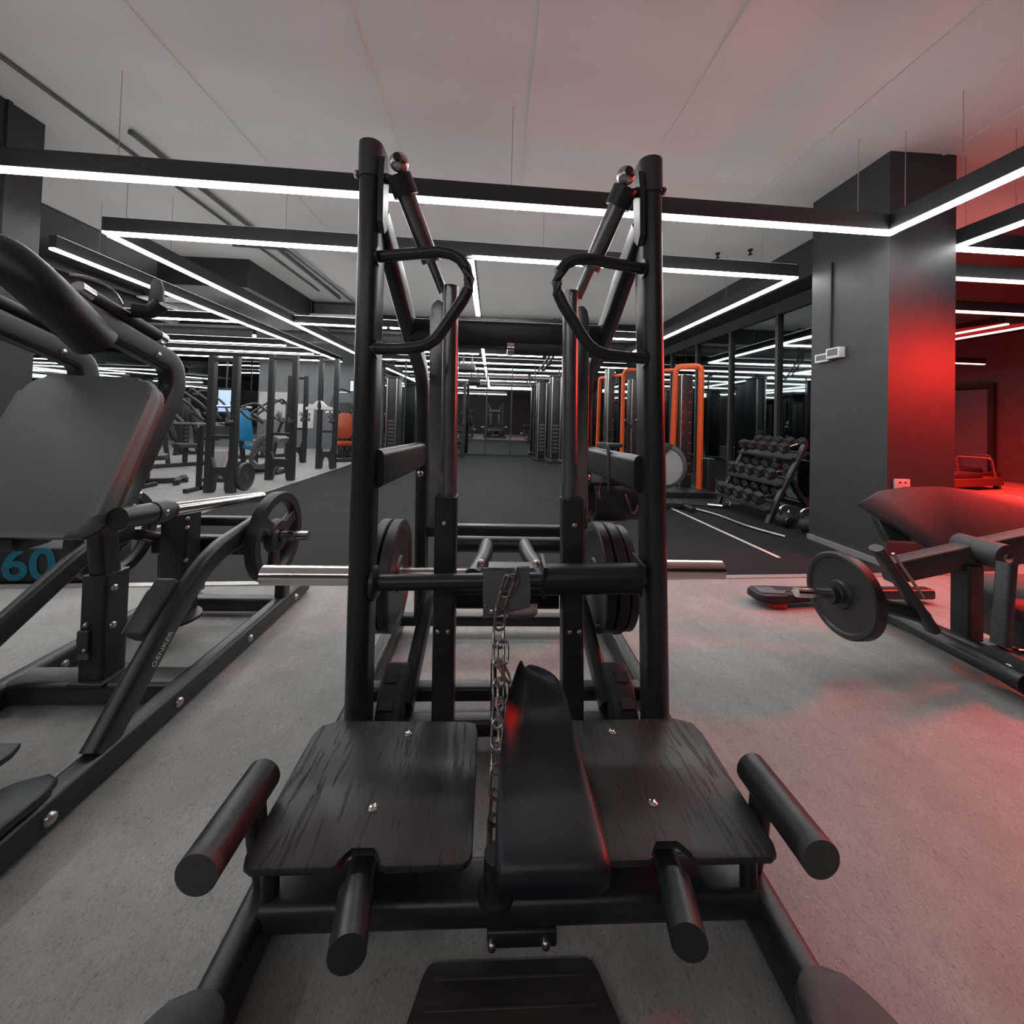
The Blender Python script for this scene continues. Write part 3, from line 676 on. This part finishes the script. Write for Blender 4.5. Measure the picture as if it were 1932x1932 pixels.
# back pad, tilted away, rounded corners and thick edge
def pad_prism(name, w, h, th, c, tilt, mat, parent, r=.07, taper=0, rotz=0, bev=.022):
    out = rrect(w, h, r, 7); out = [(u*(1-taper*(v/h)), v) for u, v in out]
    e = Euler((tilt, 0, rotz)).to_matrix()
    f = lambda u, v, k: tuple(V(c)+e @ V((u, k, v)))
    return MB().prism(out, 0, th, f, bev).build(name, mat, parent, 50)
bp = pad_prism('back_pad', .455, .565, .055, (CX_+.05, 1.385, 1.005), -math.atan2(.23, .52), 'pad_grey', lp)
pad_prism('pad_back_shell', .43, .56, .035, (CX_+.05, 1.432, .985), -math.atan2(.23, .52), 'wood_dark', lp, bev=.01)
MB().bar([(CX_-.09, 1.36, .72), (CX_+.02, 1.37, .72)], .14, .07, .03).build('pad_mount', 'rubber', lp)
# cam block on the right leg
cbx = CX_+.265
e = Euler((.90, 0, 0)).to_matrix()
cm = MB().box((cbx+.005, 1.545, .40), (.075, .085, .20), (-.75, 0, 0), .012).build('cam_block', 'charcoal', lp)
MB().box((cbx-.012, 1.508, .412), (.05, .006, .155), (-.75, 0, 0), .002).build('cam_trim', 'steel', cm)
MB().box((cbx-.012, 1.504, .409), (.042, .006, .145), (-.75, 0, 0), .002).build('cam_insert', 'black_metal', cm)
# decal lettering along the right leg
tm = Matrix.Translation((CX_+.325+.0285, 1.478, .29)) @ Matrix(((0, 0, 1), (.68, -.73, 0), (.73, .68, 0))).to_4x4()
text('decal', 'GENKER', 'decal_white', .030, tm, lp, .0004, 1.0)
# foot platform between the rails
fpm = MB(); fpm.prism([(CX_-.11, .60), (CX_+.09, .60), (CX_+.118, 1.25), (CX_+.10, 1.285), (CX_-.12, 1.285), (CX_-.14, 1.25)], .10, .12, bev=.004); fpm.build('foot_platform', 'charcoal', lp)
MB().box((CX_-.01, .95, .05), (.16, .5, .09), bev=.01).build('platform_base', BK, lp)
pm = MB(); pm.prism([(-1.30, .70), (-1.165, .70), (-1.150, 1.10), (-1.165, 1.15), (-1.20, 1.165), (-1.26, 1.14), (-1.33, 1.06), (-1.37, .92), (-1.38, .78)], .105, .135, bev=.010); pm.build('step_pad', 'leather', lp, 60)
plate((-1.120, 2.12, .505), 'X', .225, .050, 'black spoked plate on the chrome peg at the rear of the left press', None, 3)
plate((-1.925, 2.12, .505), 'X', .225, .050, 'black spoked plate on the far side of the left press, behind the back pad', None, 3)

# ================================================================== red lit leg machine on the right
rm = thing('leg_press_machine', 'black leg machine lit red at the right edge, in front of the column', 'gym machine', (2.3, 1.9, 0))
MB().tube([(2.31, 2.32, .085), (2.29, 1.58, .085)], .040, n=24).build('base_rail', BK, rm)
MB().bar([(2.40, 2.28, .05), (2.46, 1.80, .05)], .07, .09, .02).build('base_rail', BK, rm)
MB().bar([(1.86, 2.50, .060), (2.95, 2.52, .060)], .075, .065, .016).build('base_crossbar', BK, rm)
# lever foot with ladder slots and red pad below
lf = MB(); lf.prism([(1.70, 2.44), (1.735, 2.40), (1.88, 2.40), (1.93, 2.43), (2.2, 2.44), (2.2, 2.53), (1.93, 2.54), (1.84, 2.57), (1.74, 2.565), (1.70, 2.53)], .035, .085, bev=.012)
lfo = lf.build('lever_foot', 'rubber', rm)
MB().prism([(1.735, 2.44), (1.875, 2.425), (1.925, 2.475), (1.88, 2.525), (1.74, 2.53)], .085, .090, bev=.002).build('tread', 'rim_grey', lfo)
for k in range(4): MB().box((1.965+k*.05, 2.48, .088), (.022, .055, .006), bev=.002).build('slot', 'trim_metal', lfo)
MB().box((1.83, 2.43, .018), (.10, .06, .034), bev=.012).build('foot_stop', 'red_plastic', lfo)
# plate horn, chrome
hn = MB().tube([(1.495, 1.86, .345), (1.74, 1.86, .335)], .0235, n=24).build('plate_horn', 'chrome', rm)
MB().lathe([(0, .045), (.03, .045), (.03, .03)], (1.655, 1.86, .337), 'X', 26).build('horn_collar', BK, hn)
MB().tube([(1.73, 1.86, .335), (2.20, 1.90, .21)], .034, n=20).build('horn_arm', BK, rm)
# upper carriage beam, pivot drum and posts
MB().bar([(2.10, 1.99, .40), (2.50, 1.97, .50), (3.10, 1.93, .65)], .085, .115, .014).build('carriage_beam', 'charcoal', rm)
pd = MB().tube([(2.55, 1.83, .53), (2.55, 2.03, .53)], .066, n=34).build('pivot_drum', 'charcoal', rm)
MB().lathe([(0, .022), (-.006, .02), (-.012, .01)], (2.55, 1.83, .53), 'Y', 20).build('drum_bolt', 'steel', pd)
MB().bar([(2.49, 1.95, .08), (2.49, 1.95, .46)], .085, .09, .012, (0, 1, 0)).build('main_post', BK, rm)
MB().bar([(2.21, 1.87, .16), (1.915, 1.875, .56)], .046, .066, .022, (0, 1, 0)).build('side_arm', 'charcoal', rm)
MB().bar([(1.965, 1.838, .545), (2.12, 1.835, .335)], .012, .012, .003, (0, 1, 0)).build('arm_highlight', 'trim_metal', rm)  # pale strip stands in for the highlight along the arm edge
MB().bar([(2.335, 1.70, .18), (2.42, 1.74, .54)], .045, .06, .012, (0, 1, 0)).build('brace', 'charcoal', rm)
jb = MB(); jb.prism([(1.71, .11), (1.63, .17), (1.50, .17), (1.30, .0), (1.20, .0), (1.20, .06), (1.42, .12), (1.50, .02), (1.60, .03)], 0, .07, lambda u, v, w: (2.31+w, u+.09, v), .006)
jo = jb.build('joint_bracket', 'charcoal', rm)
for yy, zz, r_ in ((1.725, .105, .014), (1.645, .110, .020)): bolt((2.308, yy, zz), '-X', r_, .012, jo, 'steel')
MB().bar([(2.22, 1.46, .05), (2.16, 1.10, .03)], .07, .07, .016).build('front_foot', BK, rm)
MB().tube([(2.36, 1.66, .17), (2.95, 1.58, .15)], .02, n=18).build('chrome_rail', 'chrome', rm)
MB().tube([(2.36, 1.60, .12), (2.95, 1.52, .10)], .02, n=18).build('chrome_rail', 'chrome', rm)
# big tilted foot plate
ft = MB(); out = [(-.49, -.02), (-.46, .10), (-.30, .16), (0, .185), (.30, .155), (.47, .07), (.62, -.10), (.60, -.16), (.45, -.21), (-.10, -.205), (-.22, -.19)]
out = [(-.53, .085), (-.38, .165), (-.22, .195), (-.02, .205), (.20, .19), (.40, .165), (.58, .09), (.74, -.02), (.74, -.16), (.45, -.17), (.1, -.195), (-.12, -.205), (-.21, -.185)]
e2 = Euler((-.62, 0, -.12)).to_matrix()
ft.prism(out, 0, .035, lambda u, v, w: tuple(V((2.70, 2.12, .630))+e2 @ V((u, w, v*1.1))), .006)
fo = ft.build('foot_plate', 'charcoal', rm)
MB().box((2.42, 2.20, .59), (.30, .05, .20), (-.62, 0, -.12), .01).build('plate_frame', BK, fo)
MB().bar([(2.52, 2.2, .56), (2.50, 2.02, .42)], .07, .07, .012, (1, 0, 0)).build('plate_stem', BK, fo)
# seat of the machine farther in the red light
pad_prism('seat', .42, .30, .07, (2.86, 1.98, .30), -1.2, 'pad_dark', rm, .06)
MB().box((2.80, 1.98, .15), (.10, .22, .24), bev=.012).build('seat_frame', BK, rm)
pl_r = plate((1.735, 1.86, .335), 'X', .2, .055, 'thick black rubber plate on the chrome horn at the right, above the red-lit carpet', None)

# ================================================================== training area at the back left
def half_rack(x0, x1, y, h, label, arch=True):
    t = thing('squat_rack', label, 'rack', ((x0+x1)/2, y, 0), 'squat racks in a row on the left')
    for x in (x0, x1): MB().bar([(x, y, 0), (x, y, h)], .085, .085, .01, (0, 1, 0)).build('upright', BK, t)
    a0, a1 = x0+.04, x1-.04; w = a1-a0
    poly = [(a0, 0), (a0+.03, 0)] + [(a0+.05+(w-.1)*(.5-.5*math.cos(PI*i/10)), .05+.20*math.sin(PI*i/10)**.6) for i in range(11)] + [(a1-.03, 0), (a1, 0), (a1, .50), (a1-.04, .36), (a0+.04, .36), (a0, .50)]
    MB().prism(poly, y-.03, y+.03, lambda u, v, k: (u, k, v)).build('arched_foot', BK, t)
    MB().bar([(x0, y, .78), (x1, y, .78)], .05, .05, .008).build('crossbar', BK, t)
    MB().bar([(x1, y-.04, 1.0), (x1, y-.16, 1.0), (x1, y-.16, 1.06)], .05, .03, .006, (1, 0, 0)).build('bar_hook', 'steel', t)
    MB().bar([(x0, y, h-.05), (x1, y, h-.05)], .06, .06, .01).build('top_bar', BK, t)
    return t
half_rack(-3.965, -3.64, 5.70, 1.92, 'first black squat rack on the left, nearest one, with a rubber plate leaning on it')
half_rack(-3.79, -3.40, 6.85, 2.12, 'second black squat rack in the left row, behind the blue seat machine')
half_rack(-3.62, -3.30, 8.35, 2.3, 'third black squat rack in the left row, with white hooks, close to the tall frame')
half_rack(-4.72, -4.36, 9.3, 2.0, 'farther black squat rack standing back from the row, in front of the poster')
half_rack(-1.25, -.85, 11.3, 2.2, 'slim black rack before the end mirror left of the middle')
t = thing('barbell_catch', 'pair of white spread hooks on the third squat rack of the left row', 'hook', (-3.60, 8.28, 1.2))
for s in (-1, 1):
    MB().prism([(.03, -.02), (.27, -.03), (.27, .02), (.14, .05), (.06, .15), (.02, .16), (.05, .07), (.05, .03)], 0, .06, lambda u, v, w: (-3.60+s*u, 8.25+w, 1.25+v), .005).build('hook', 'white_plastic', t)
plate((-3.58, 5.88, .205), 'X', .2, .06, 'black rubber plate leaning against the nearest squat rack on the left', None)
# seat machines
def machine(x, y, rz, vinyl, label, h=1.5, lean=.25, shield=None, stack=True, group=None, cat='gym machine', name='seated_machine'):
    t = thing(name, label, cat, (x, y, 0), group)
    def b(mb, n, m): return mb.build(n, m, t, 45)
    P_ = lambda u, v, w: (x+u, y+v, w)
    b(MB().bar([P_(-.55, 0, .04), P_(.6, 0, .04)], .08, .08, .015), 'base_rail', BK)
    b(MB().bar([P_(-.5, -.32, .04), P_(-.5, .32, .04)], .08, .08, .015), 'base_foot', BK)
    b(MB().bar([P_(.5, -.3, .04), P_(.5, .3, .04)], .08, .08, .015), 'base_foot', BK)
    b(MB().bar([P_(.1, 0, .05), P_(.1, 0, .42)], .08, .08, .015, (0, 1, 0)), 'seat_post', BK)
    pad_prism('seat', .36, .42, .08, P_(.12, 0, .46), -PI/2+.06, vinyl, t, .08, .2, PI/2)
    b(MB().bar([P_(-.16, 0, .08), P_(-.25, 0, .7), P_(-.34, 0, 1.0)], .07, .08, .015, (0, 1, 0)), 'back_post', BK)
    pad_prism('backrest', .34, .66, .08, P_(-.14, 0, .86), -lean, vinyl, t, .09, .15, PI/2)
    for s in (-1, 1):
        b(MB().tube([P_(-.34, s*.12, h-.1), P_(-.2, s*.34, h), P_(.25, s*.38, h-.35), P_(.42, s*.30, .98)], .028, .15, 14), 'lever', BK)
        b(MB().tube([P_(.30, s*.36, 1.10), P_(.46, s*.27, .93)], .035, n=14), 'grip', 'rubber')
        b(MB().tube([P_(-.40, s*.14, h-.12), P_(-.42, s*.46, h-.12)], .025, n=14), 'chrome_peg', 'chrome')
        if shield: b(MB().prism([(-.30, .10), (.16, .10), (.28, .30), (.20, .55), (-.02, .66), (-.22, .60), (-.34, .36)], 0, .03, lambda u, v, w: P_(u-.25, s*.30+w, v), .01), 'shield', shield)
    if stack:
        b(MB().box(P_(-.52, 0, .75), (.20, .30, 1.42), bev=.02), 'stack_tower', BK)
        for k in range(6): b(MB().box(P_(-.41, 0, .25+k*.11), (.012, .20, .05)), 'stack_plate', 'grey_metal')
    else: b(MB().bar([P_(-.45, 0, .05), P_(-.38, 0, h)], .07, .09, .015, (0, 1, 0)), 'mast', BK)
    t.rotation_euler.z = rz
    return t
machine(-5.35, 6.2, .5, 'pad_dark', 'dark machine with rounded grey side shields behind the left press', 1.25, .3, 'rim_grey', False)
machine(-4.95, 8.3, -.15, 'blue_vinyl', 'gym machine with a bright blue seat and backrest behind the racks', 1.35, .15, None, False)
machine(-6.3, 8.2, .9, 'pad_dark', 'dark seated machine far left under the slanting light bar', 1.6)
machine(-5.7, 10.2, -2.4, 'pad_grey', 'grey padded seated machine at the back left beside the poster wall', 1.5)
machine(-7.5, 10.6, .2, 'pad_dark', 'dark seated machine in the far back left corner', 1.7)
machine(-4.15, 11.4, -1.6, 'pad_dark', 'dark machine at the back close to the end mirror corner', 1.9)
machine(-3.75, 10.1, -1.2, 'orange_dark', 'red-brown padded machine at the back left behind the third rack', 1.3, .2)
# bench with grey arched pad beside the blue machine
t = thing('ab_bench', 'low bench with a grey arched pad right of the blue seat', 'bench', (-4.2, 7.6, 0))
MB().bar([(-4.5, 7.6, .05), (-3.9, 7.6, .05)], .07, .07, .012).build('base_rail', BK, t)
for x in (-4.45, -3.95): MB().bar([(x, 7.38, .04), (x, 7.82, .04)], .06, .06, .012).build('foot', BK, t)
MB().bar([(-4.2, 7.6, .06), (-4.2, 7.6, .50)], .07, .07, .012, (0, 1, 0)).build('post', BK, t)
MB().sweep(fillet([(-4.42, 7.6, .42), (-4.30, 7.6, .66), (-4.12, 7.6, .72), (-3.95, 7.6, .62)], .12), rrect(.36, .10, .03), (0, 0, 1)).build('arched_pad', 'rim_grey', t)
MB().lathe([(-.03, .12), (.03, .12), (.03, .2), (-.03, .2)], (-4.25, 7.42, .30), 'Y', 30, True).build('wheel', 'grey_metal', t)
# grey upright panel
t = thing('shield_panel', 'light grey upright panel standing behind the nearest rack', 'panel', (-4.45, 6.6, 0))
MB().prism([(-.13, .02), (.06, .02), (.12, .38), (.12, .5), (-.13, .5)], 0, .05, lambda u, v, w: (-4.45+u, 6.6+w, v), .008).build('panel', 'fan_grey', t)
MB().box((-4.48, 6.65, .03), (.34, .26, .05), bev=.01).build('foot', BK, t)
# barbell on stands and cable tower at the back
def tower(x, y, w, d, h, label, mat=BK, group='cable towers'):
    t = thing('cable_tower', label, 'cable machine', (x, y, 0), group)
    MB().box((x, y, h/2+.05), (w, d, h-.1), bev=.02).build('shroud', mat, t)
    MB().box((x, y, .03), (w*1.4, d*1.5, .06), bev=.01).build('base', BK, t)
    MB().box((x, y, h-.02), (w*1.15, d*1.15, .05), bev=.01).build('top_cap', BK, t)
    for k in range(8): MB().box((x, y-d/2-.004, .3+k*.1), (w*.5, .012, .055)).build('stack_plate', 'grey_metal', t)
    MB().tube([(x+w*.36, y-d*.6, .06), (x+w*.36, y-d*.6, h-.05)], .018, n=12).build('guide_rail', 'steel', t)
    MB().tube([(x-w*.36, y-d*.6, .06), (x-w*.36, y-d*.6, h-.05)], .018, n=12).build('guide_rail', 'steel', t)
    return t
tower(1.36, 11.2, .30, .35, 2.25, 'black cable tower before the end mirror, seen just left of the right guide rod')
tower(1.66, 10.6, .32, .35, 2.35, 'black cable tower right behind the right guide rod, in front of the first one')
tower(2.10, 9.6, .30, .35, 2.35, 'black cable tower beside the orange rig on the mirror side')
tower(-2.75, 10.9, .34, .4, 2.2, 'black cable tower on the left end of the mirror, behind the left arched arm')
tower(-2.95, 9.4, .28, .34, 2.1, 'black cable tower standing on the lane edge behind the left side brace')
# poster, screens
t = thing('wall_poster', 'pale poster with black brush lettering on the grey back wall', 'poster', (-6.1, 12.99, 1.05))
MB().box((-6.1, 12.985, 1.05), (.55, .02, .78), bev=.003).build('sheet', 'paper', t)
R90 = Matrix(((1, 0, 0), (0, 0, -1), (0, 1, 0))).to_4x4()
text('lettering', '/axey', 'ink', .20, Matrix.Translation((-6.1, 12.97, 1.12)) @ Matrix.Rotation(0, 4, 'X') @ R90, t, .001, .9, .004)
text('lettering', 'eng4', 'ink', .19, Matrix.Translation((-6.08, 12.97, .93)) @ R90, t, .001, .9, .004)
def screen(x, y, z, w, h, label):
    t = thing('wall_screen', label, 'screen', (x, y, z), 'lit screens')
    MB().box((x, y, z), (w, .05, h), bev=.006).build('housing', BK, t)
    MB().box((x, y-.027, z), (w*.86, .006, h*.82)).build('display', 'screen_blue', t)
    MB().tube([(x, y, z+h/2), (x, y, CEIL)], .02, n=10).build('ceiling_pole', BK, t)
screen(-3.75, 10.9, 1.92, .42, .34, 'hanging screen with a bright blue picture left of the tall frame')
screen(-8.2, 12.4, 1.45, .5, .8, 'tall blue lit screen on the far left back wall')
o = MB().box((-7.0, 12.98, 1.35), (1.1, .03, .9)).build('wall_panel', 'fan_grey'); tag(o, 'pale blue-grey panel on the far left back wall', 'wall panel')
t = thing('ceiling_spotlight', 'small round lit spot lamp under the dark ceiling above the racks', 'light', (-5.4, 9.0, 2.9))
MB().tube([(-5.4, 9.0, 2.85), (-5.4, 9.0, 3.4)], .03, n=14).build('body', BK, t); MB().ball((-5.4, 9.0, 2.84), .04).build('bulb', 'small_lamp', t)
t = thing('projector', 'dark projector box hanging under the black ceiling before the mirror', 'projector', (-.72, 10.1, 2.5))
MB().box((-.72, 10.1, 2.42), (.42, .35, .16), bev=.02).build('body', 'black_metal', t)
for dx in (-.1, .12): MB().tube([(-.72+dx, 10.1, 2.48), (-.72+dx, 10.1, CEIL)], .022, n=10).build('pole', BK, t)
t = thing('bent_duct_pipe', 'two grey pipes dropping from the black ceiling left of the right guide rod', 'pipe', (1.1, 9.4, 2.9))
for dx in (0, .1): MB().tube([(1.35+dx, 9.0, CEIL), (1.35+dx, 9.0, 2.78), (1.15+dx, 9.6, 2.45), (1.1+dx, 9.9, 2.40)], .028, .12, 12).build('pipe', 'duct_grey', t)

# ================================================================== orange rig, bike and dumbbells on the right
rg = thing('cable_rig', 'orange tube cable rig with black weight stacks by the glass front', 'cable machine', (2.8, 6.6, 0))
OR = 'orange_paint'
MB().bar([(3.34, 6.20, .0), (3.34, 6.20, 2.09), (3.02, 6.42, 2.09), (3.0, 6.43, .75)], .095, .06, .02, (1, .3, 0), .10).build('arch_tube', OR, rg)
MB().bar([(3.0, 6.46, 2.04), (2.70, 6.6, 2.04), (2.66, 6.62, .92), (2.72, 6.50, .82)], .06, .05, .02, (1, .3, 0), .10).build('arch_tube', OR, rg)
MB().bar([(2.86, 6.56, 2.03), (2.86, 6.56, .06)], .05, .05, .02, (0, 1, 0)).build('upright_tube', OR, rg)
MB().bar([(2.66, 6.62, 2.05), (2.29, 6.75, 2.06), (2.26, 6.80, 1.98), (2.26, 6.80, .42)], .065, .06, .02, (1, .3, 0), .10).build('arch_tube', OR, rg)
MB().bar([(2.26, 6.82, 1.98), (2.03, 7.5, 1.98), (2.02, 7.55, .1)], .06, .06, .02, (1, .3, 0), .06).build('arch_tube', OR, rg)
MB().bar([(2.26, 6.80, .45), (2.75, 6.35, .42)], .05, .05, .015).build('low_tube', OR, rg)
for x, y, w, h in ((3.17, 6.44, .22, 1.96), (2.12, 7.15, .14, 2.12), (2.48, 6.85, .2, 1.9)):
    tw = MB().box((x, y, h/2+.02), (w, .2, h-.04), bev=.012).build('stack_tower', BK, rg)
    for k in range(9):
        for dx in (-.06, .06): MB().box((x+dx*w/.2, y-.104, .32+k*.17), (.045*w/.2, .01, .022)).build('stack_mark', 'orange_dark', tw)
    MB().tube([(x-w*.4, y-.12, .05), (x-w*.4, y-.12, h)], .012, n=10).build('guide_rod', 'steel', rg)
MB().box((2.95, 6.25, .055), (1.0, .75, .10), bev=.015).build('base_plate', BK, rg)
MB().box((3.50, 6.25, .30), (.13, .25, .60), bev=.015).build('side_box', BK, rg)
MB().bar([(2.3, 6.8, .05), (2.6, 6.3, .05)], .08, .08, .015).build('base_rail', BK, rg)
# fan bike half hidden by the right upright
fb_ = thing('air_bike', 'fan bike with a big pale fan disc just right of the tall frame', 'exercise bike', (2.25, 5.3, 0))
MB().lathe([(-.07, .245), (-.05, .30), (.05, .30), (.07, .245), (.06, .235), (-.06, .235)], (2.28, 5.15, .58), 'Y', 48, True).build('fan_rim', 'rim_grey', fb_)
MB().lathe([(-.055, .238), (-.062, .12), (-.065, .02), (.065, .02), (.055, .238)], (2.28, 5.15, .58), 'Y', 48).build('fan_disc', 'fan_grey', fb_)
MB().prism([(-.14, .22), (.0, .31), (.10, .29), (-.04, .14), (-.13, .10)], 0, .03, lambda u, v, w: (2.28+u, 5.06+w, .58+v), .004).build('fan_guard', 'charcoal', fb_)
MB().bar([(1.55, 5.2, .05), (2.65, 5.2, .05)], .07, .07, .012).build('base_rail', BK, fb_)
for x in (1.6, 2.6): MB().bar([(x, 4.95, .04), (x, 5.45, .04)], .06, .06, .012).build('foot', BK, fb_)
MB().bar([(2.28, 5.25, .05), (2.28, 5.25, .60), (2.05, 5.25, 1.12)], .06, .05, .012, (0, 1, 0), .08).build('front_fork', BK, fb_)
MB().bar([(1.72, 5.25, .06), (1.62, 5.25, .80)], .06, .05, .012, (0, 1, 0)).build('seat_post', BK, fb_)
MB().prism([(-.17, -.10), (.12, -.035), (.16, 0), (.12, .035), (-.17, .10), (-.20, 0)], 0, .06, lambda u, v, w: (1.60+u, 5.25+v, .80+w), .02).build('saddle', 'pad_dark', fb_)
for s in (-1, 1): MB().tube([(2.10, 5.25+s*.2, .45), (2.0, 5.25+s*.22, 1.05), (1.85, 5.25+s*.22, 1.18)], .018, .08, 12).build('handle_arm', BK, fb_)

# three tier dumbbell rack
dr = thing('dumbbell_rack', 'black three tier dumbbell rack behind the right column', 'rack', (3.5, 5.0, 0))
tiers = [(3.36, .20), (3.50, .50), (3.66, .82)]
for y in (4.50, 5.52):
    MB().bar([(3.26, y, .0), (3.36, y, .26), (3.55, y, .62), (3.70, y, .93)], .05, .07, .012, (0, 1, 0), .3).build('curved_leg', BK, dr)
    MB().bar([(3.52, y, .55), (3.66, y, .30), (3.93, y, .0)], .045, .07, .012, (0, 1, 0), .2).build('rear_leg', BK, dr)
for x, z in tiers:
    for dx, dz in ((-.10, -.035), (.10, .03)): MB().bar([(x+dx, 4.5, z+dz-.02), (x+dx, 5.52, z+dz-.02)], .05, .03, .008).build('shelf_rail', BK, dr)
    MB().box((x, 5.01, z-.03), (.22, 1.0, .008), (0, -.3, 0)).build('shelf_tray', 'charcoal', dr)
MB().box((3.78, 5.01, .20), (.04, 1.0, .06)).build('back_rail', BK, dr)
def dumbbell(c, r, L, label):
    t = thing('dumbbell', label, 'dumbbell', c, 'dumbbells on the three tier rack')
    ax = V((1, 0, .30)).normalized(); c = V(c)
    for s in (-1, 1):
        a = c+ax*(s*L*.28); b_ = c+ax*(s*L*.5)
        MB().sweep([c+ax*(s*L*.26), a, b_, c+ax*(s*L*.52)], circ(r, 6, PI/6), (0, 0, 1), scales=(.8, 1, 1, .82)).build('head', 'rubber', t, 20)
    MB().tube([c-ax*(L*.3), c+ax*(L*.3)], .0165, n=14).build('handle', 'chrome', t)
    for s in (-1, 1): MB().tube([c+ax*(s*L*.515), c+ax*(s*L*.528)], r*.42, n=16).build('end_badge', 'steel', t)
ords = ['nearest', 'second nearest', 'middle', 'second farthest', 'farthest']
for ti, ((x, z), tn, r, L) in enumerate(zip(tiers, ('bottom', 'middle', 'top'), (.082, .075, .068), (.34, .32, .30))):
    for k in range(5):
        dumbbell((x-.01, 4.62+k*.193, z+.045+r*.80), r, L, f'{ords[k]} black hex dumbbell on the {tn} tier of the rack')
def kettlebell(c, r, label, rz):
    t = thing('kettlebell', label, 'kettlebell', c, 'kettlebells beside the rack')
    x, y, _ = c
    MB().ball((x, y, r*.92), r, (1, 1, .92), 26).build('body', 'rubber', t)
    MB().lathe([(0, r*.62), (.02, r*.66)], (x, y, 0), 'Z', 24).build('base', 'rubber', t)
    d = V((math.cos(rz), math.sin(rz), 0))
    pts = [V((x, y, r*1.5))-d*r*.62, V((x, y, r*2.3))-d*r*.85, V((x, y, r*2.65)), V((x, y, r*2.3))+d*r*.85, V((x, y, r*1.5))+d*r*.62]
    MB().tube(pts, .017, .09, 14).build('handle', 'chrome', t)
    MB().lathe([(0, r*.42), (-.008, r*.42)], (x-.02, y-r*.96, r*.95), 'Y', 20).build('badge', 'steel', t)
kettlebell((3.36, 4.36, 0), .095, 'black kettlebell with a steel handle at the front foot of the dumbbell rack', .3)
kettlebell((3.42, 4.08, 0), .105, 'black kettlebell with a steel handle close against the column', -.2)
# lines, bar and rope on the black floor
o = MB().bar([(2.52, 2.98+.35, .006), (2.42, 5.25, .006)], .035, .004, .0015).build('floor_line', 'tape_white'); o.name = 'floor_line'; tag(o, 'long white tape line on the black floor leading away toward the orange rig', 'floor marking')
o = MB().tube([(3.02, 3.9, .02), (2.86, 4.3, .02), (2.84, 4.8, .02), (2.62, 5.3, .02)], .014, .2, 10).build('jump_rope', 'steel'); tag(o, 'pale rope lying on the black floor in front of the dumbbell rack', 'rope')
t = thing('rubber_mat', 'black corner mat under the orange rig with a pale edge', 'mat', (2.9, 5.7, 0))
MB().prism([(2.3, 5.5), (3.05, 5.35), (3.9, 5.55), (3.9, 6.9), (2.2, 7.0)], .004, .016).build('sheet', 'rubber', t)
MB().bar([(2.28, 5.48, .012), (2.62, 5.42, .012)], .03, .014, .004).build('edge_strip', 'tape_white', t)
o = MB().tube([(3.0, 5.33, .03), (3.18, 5.22, .035), (3.3, 5.30, .04), (3.32, 5.44, .08)], .024, .08, 12).build('steel_bar', 'chrome'); tag(o, 'short bent chrome bar lying at the far foot of the dumbbell rack', 'bar')

# ================================================================== red studio on the right
def studio_bed(x, y, rz, label):
    t = thing('reformer_bed', label, 'exercise bed', (x, y, 0), 'low padded beds in the red studio')
    MB().box((x, y, .16), (1.9, .6, .16), bev=.02).build('frame', 'wood_dark', t)
    for dx in (-.85, .85):
        for dy in (-.24, .24): MB().box((x+dx, y+dy, .04), (.08, .08, .10)).build('leg', 'black_metal', t)
    MB().box((x-.1, y, .29), (.9, .54, .10), bev=.03).build('carriage', 'pad_dark', t)
    MB().bar([(x+.75, y-.26, .22), (x+.62, y-.26, .62), (x+.62, y+.26, .62), (x+.75, y+.26, .22)], .035, .035, .015, (0, 0, 1), .06).build('foot_bar', 'grey_metal', t)
    for s in (-1, 1): MB().box((x-.62, y+s*.15, .40), (.08, .10, .16), bev=.03).build('shoulder_rest', 'pad_dark', t)
    t.rotation_euler.z = rz
studio_bed(9.3, 7.5, .25, 'low padded exercise bed nearest the column in the red studio')
studio_bed(10.6, 8.5, .25, 'second low padded exercise bed deeper in the red studio')
studio_bed(10.6, 10.2, .2, 'third low padded exercise bed before the studio wall')
struct('door_1', MB().box((11.96, 9.55, 1.1), (.05, 1.3, 2.2)), 'grey_wall')
mb = MB()
for y in (8.86, 10.24): mb.box((11.93, y, 1.12), (.10, .10, 2.24))
mb.box((11.93, 9.55, 2.28), (.10, 1.48, .10)); struct('trim_10', mb, 'dark_paint')

# barbell on a pair of short stands, left of the nearest rack
t = thing('bar_stand', 'pair of short black stands holding a barbell left of the nearest rack', 'stand', (-4.6, 5.85, 0))
for x in (-5.0, -4.2):
    MB().bar([(x, 5.85, 0), (x, 5.85, .93)], .06, .06, .01, (0, 1, 0)).build('post', BK, t)
    MB().bar([(x, 5.6, .03), (x, 6.1, .03)], .06, .06, .01).build('foot', BK, t)
    MB().bar([(x, 5.80, .90), (x, 5.80, .93), (x, 5.90, .93)], .05, .02, .005, (1, 0, 0)).build('cradle', 'steel', t)
t = thing('barbell', 'bright steel barbell lying on the short stands left of the nearest rack', 'barbell', (-4.6, 5.87, .96))
MB().tube([(-5.3, 5.85, .955), (-3.86, 5.85, .955)], .014, n=14).build('shaft', 'steel', t)
for a, b_ in ((-5.75, -5.3), (-3.86, -4.06)): MB().tube([(a, 5.85, .955), (b_, 5.85, .955)], .025, n=18).build('sleeve', 'chrome', t)
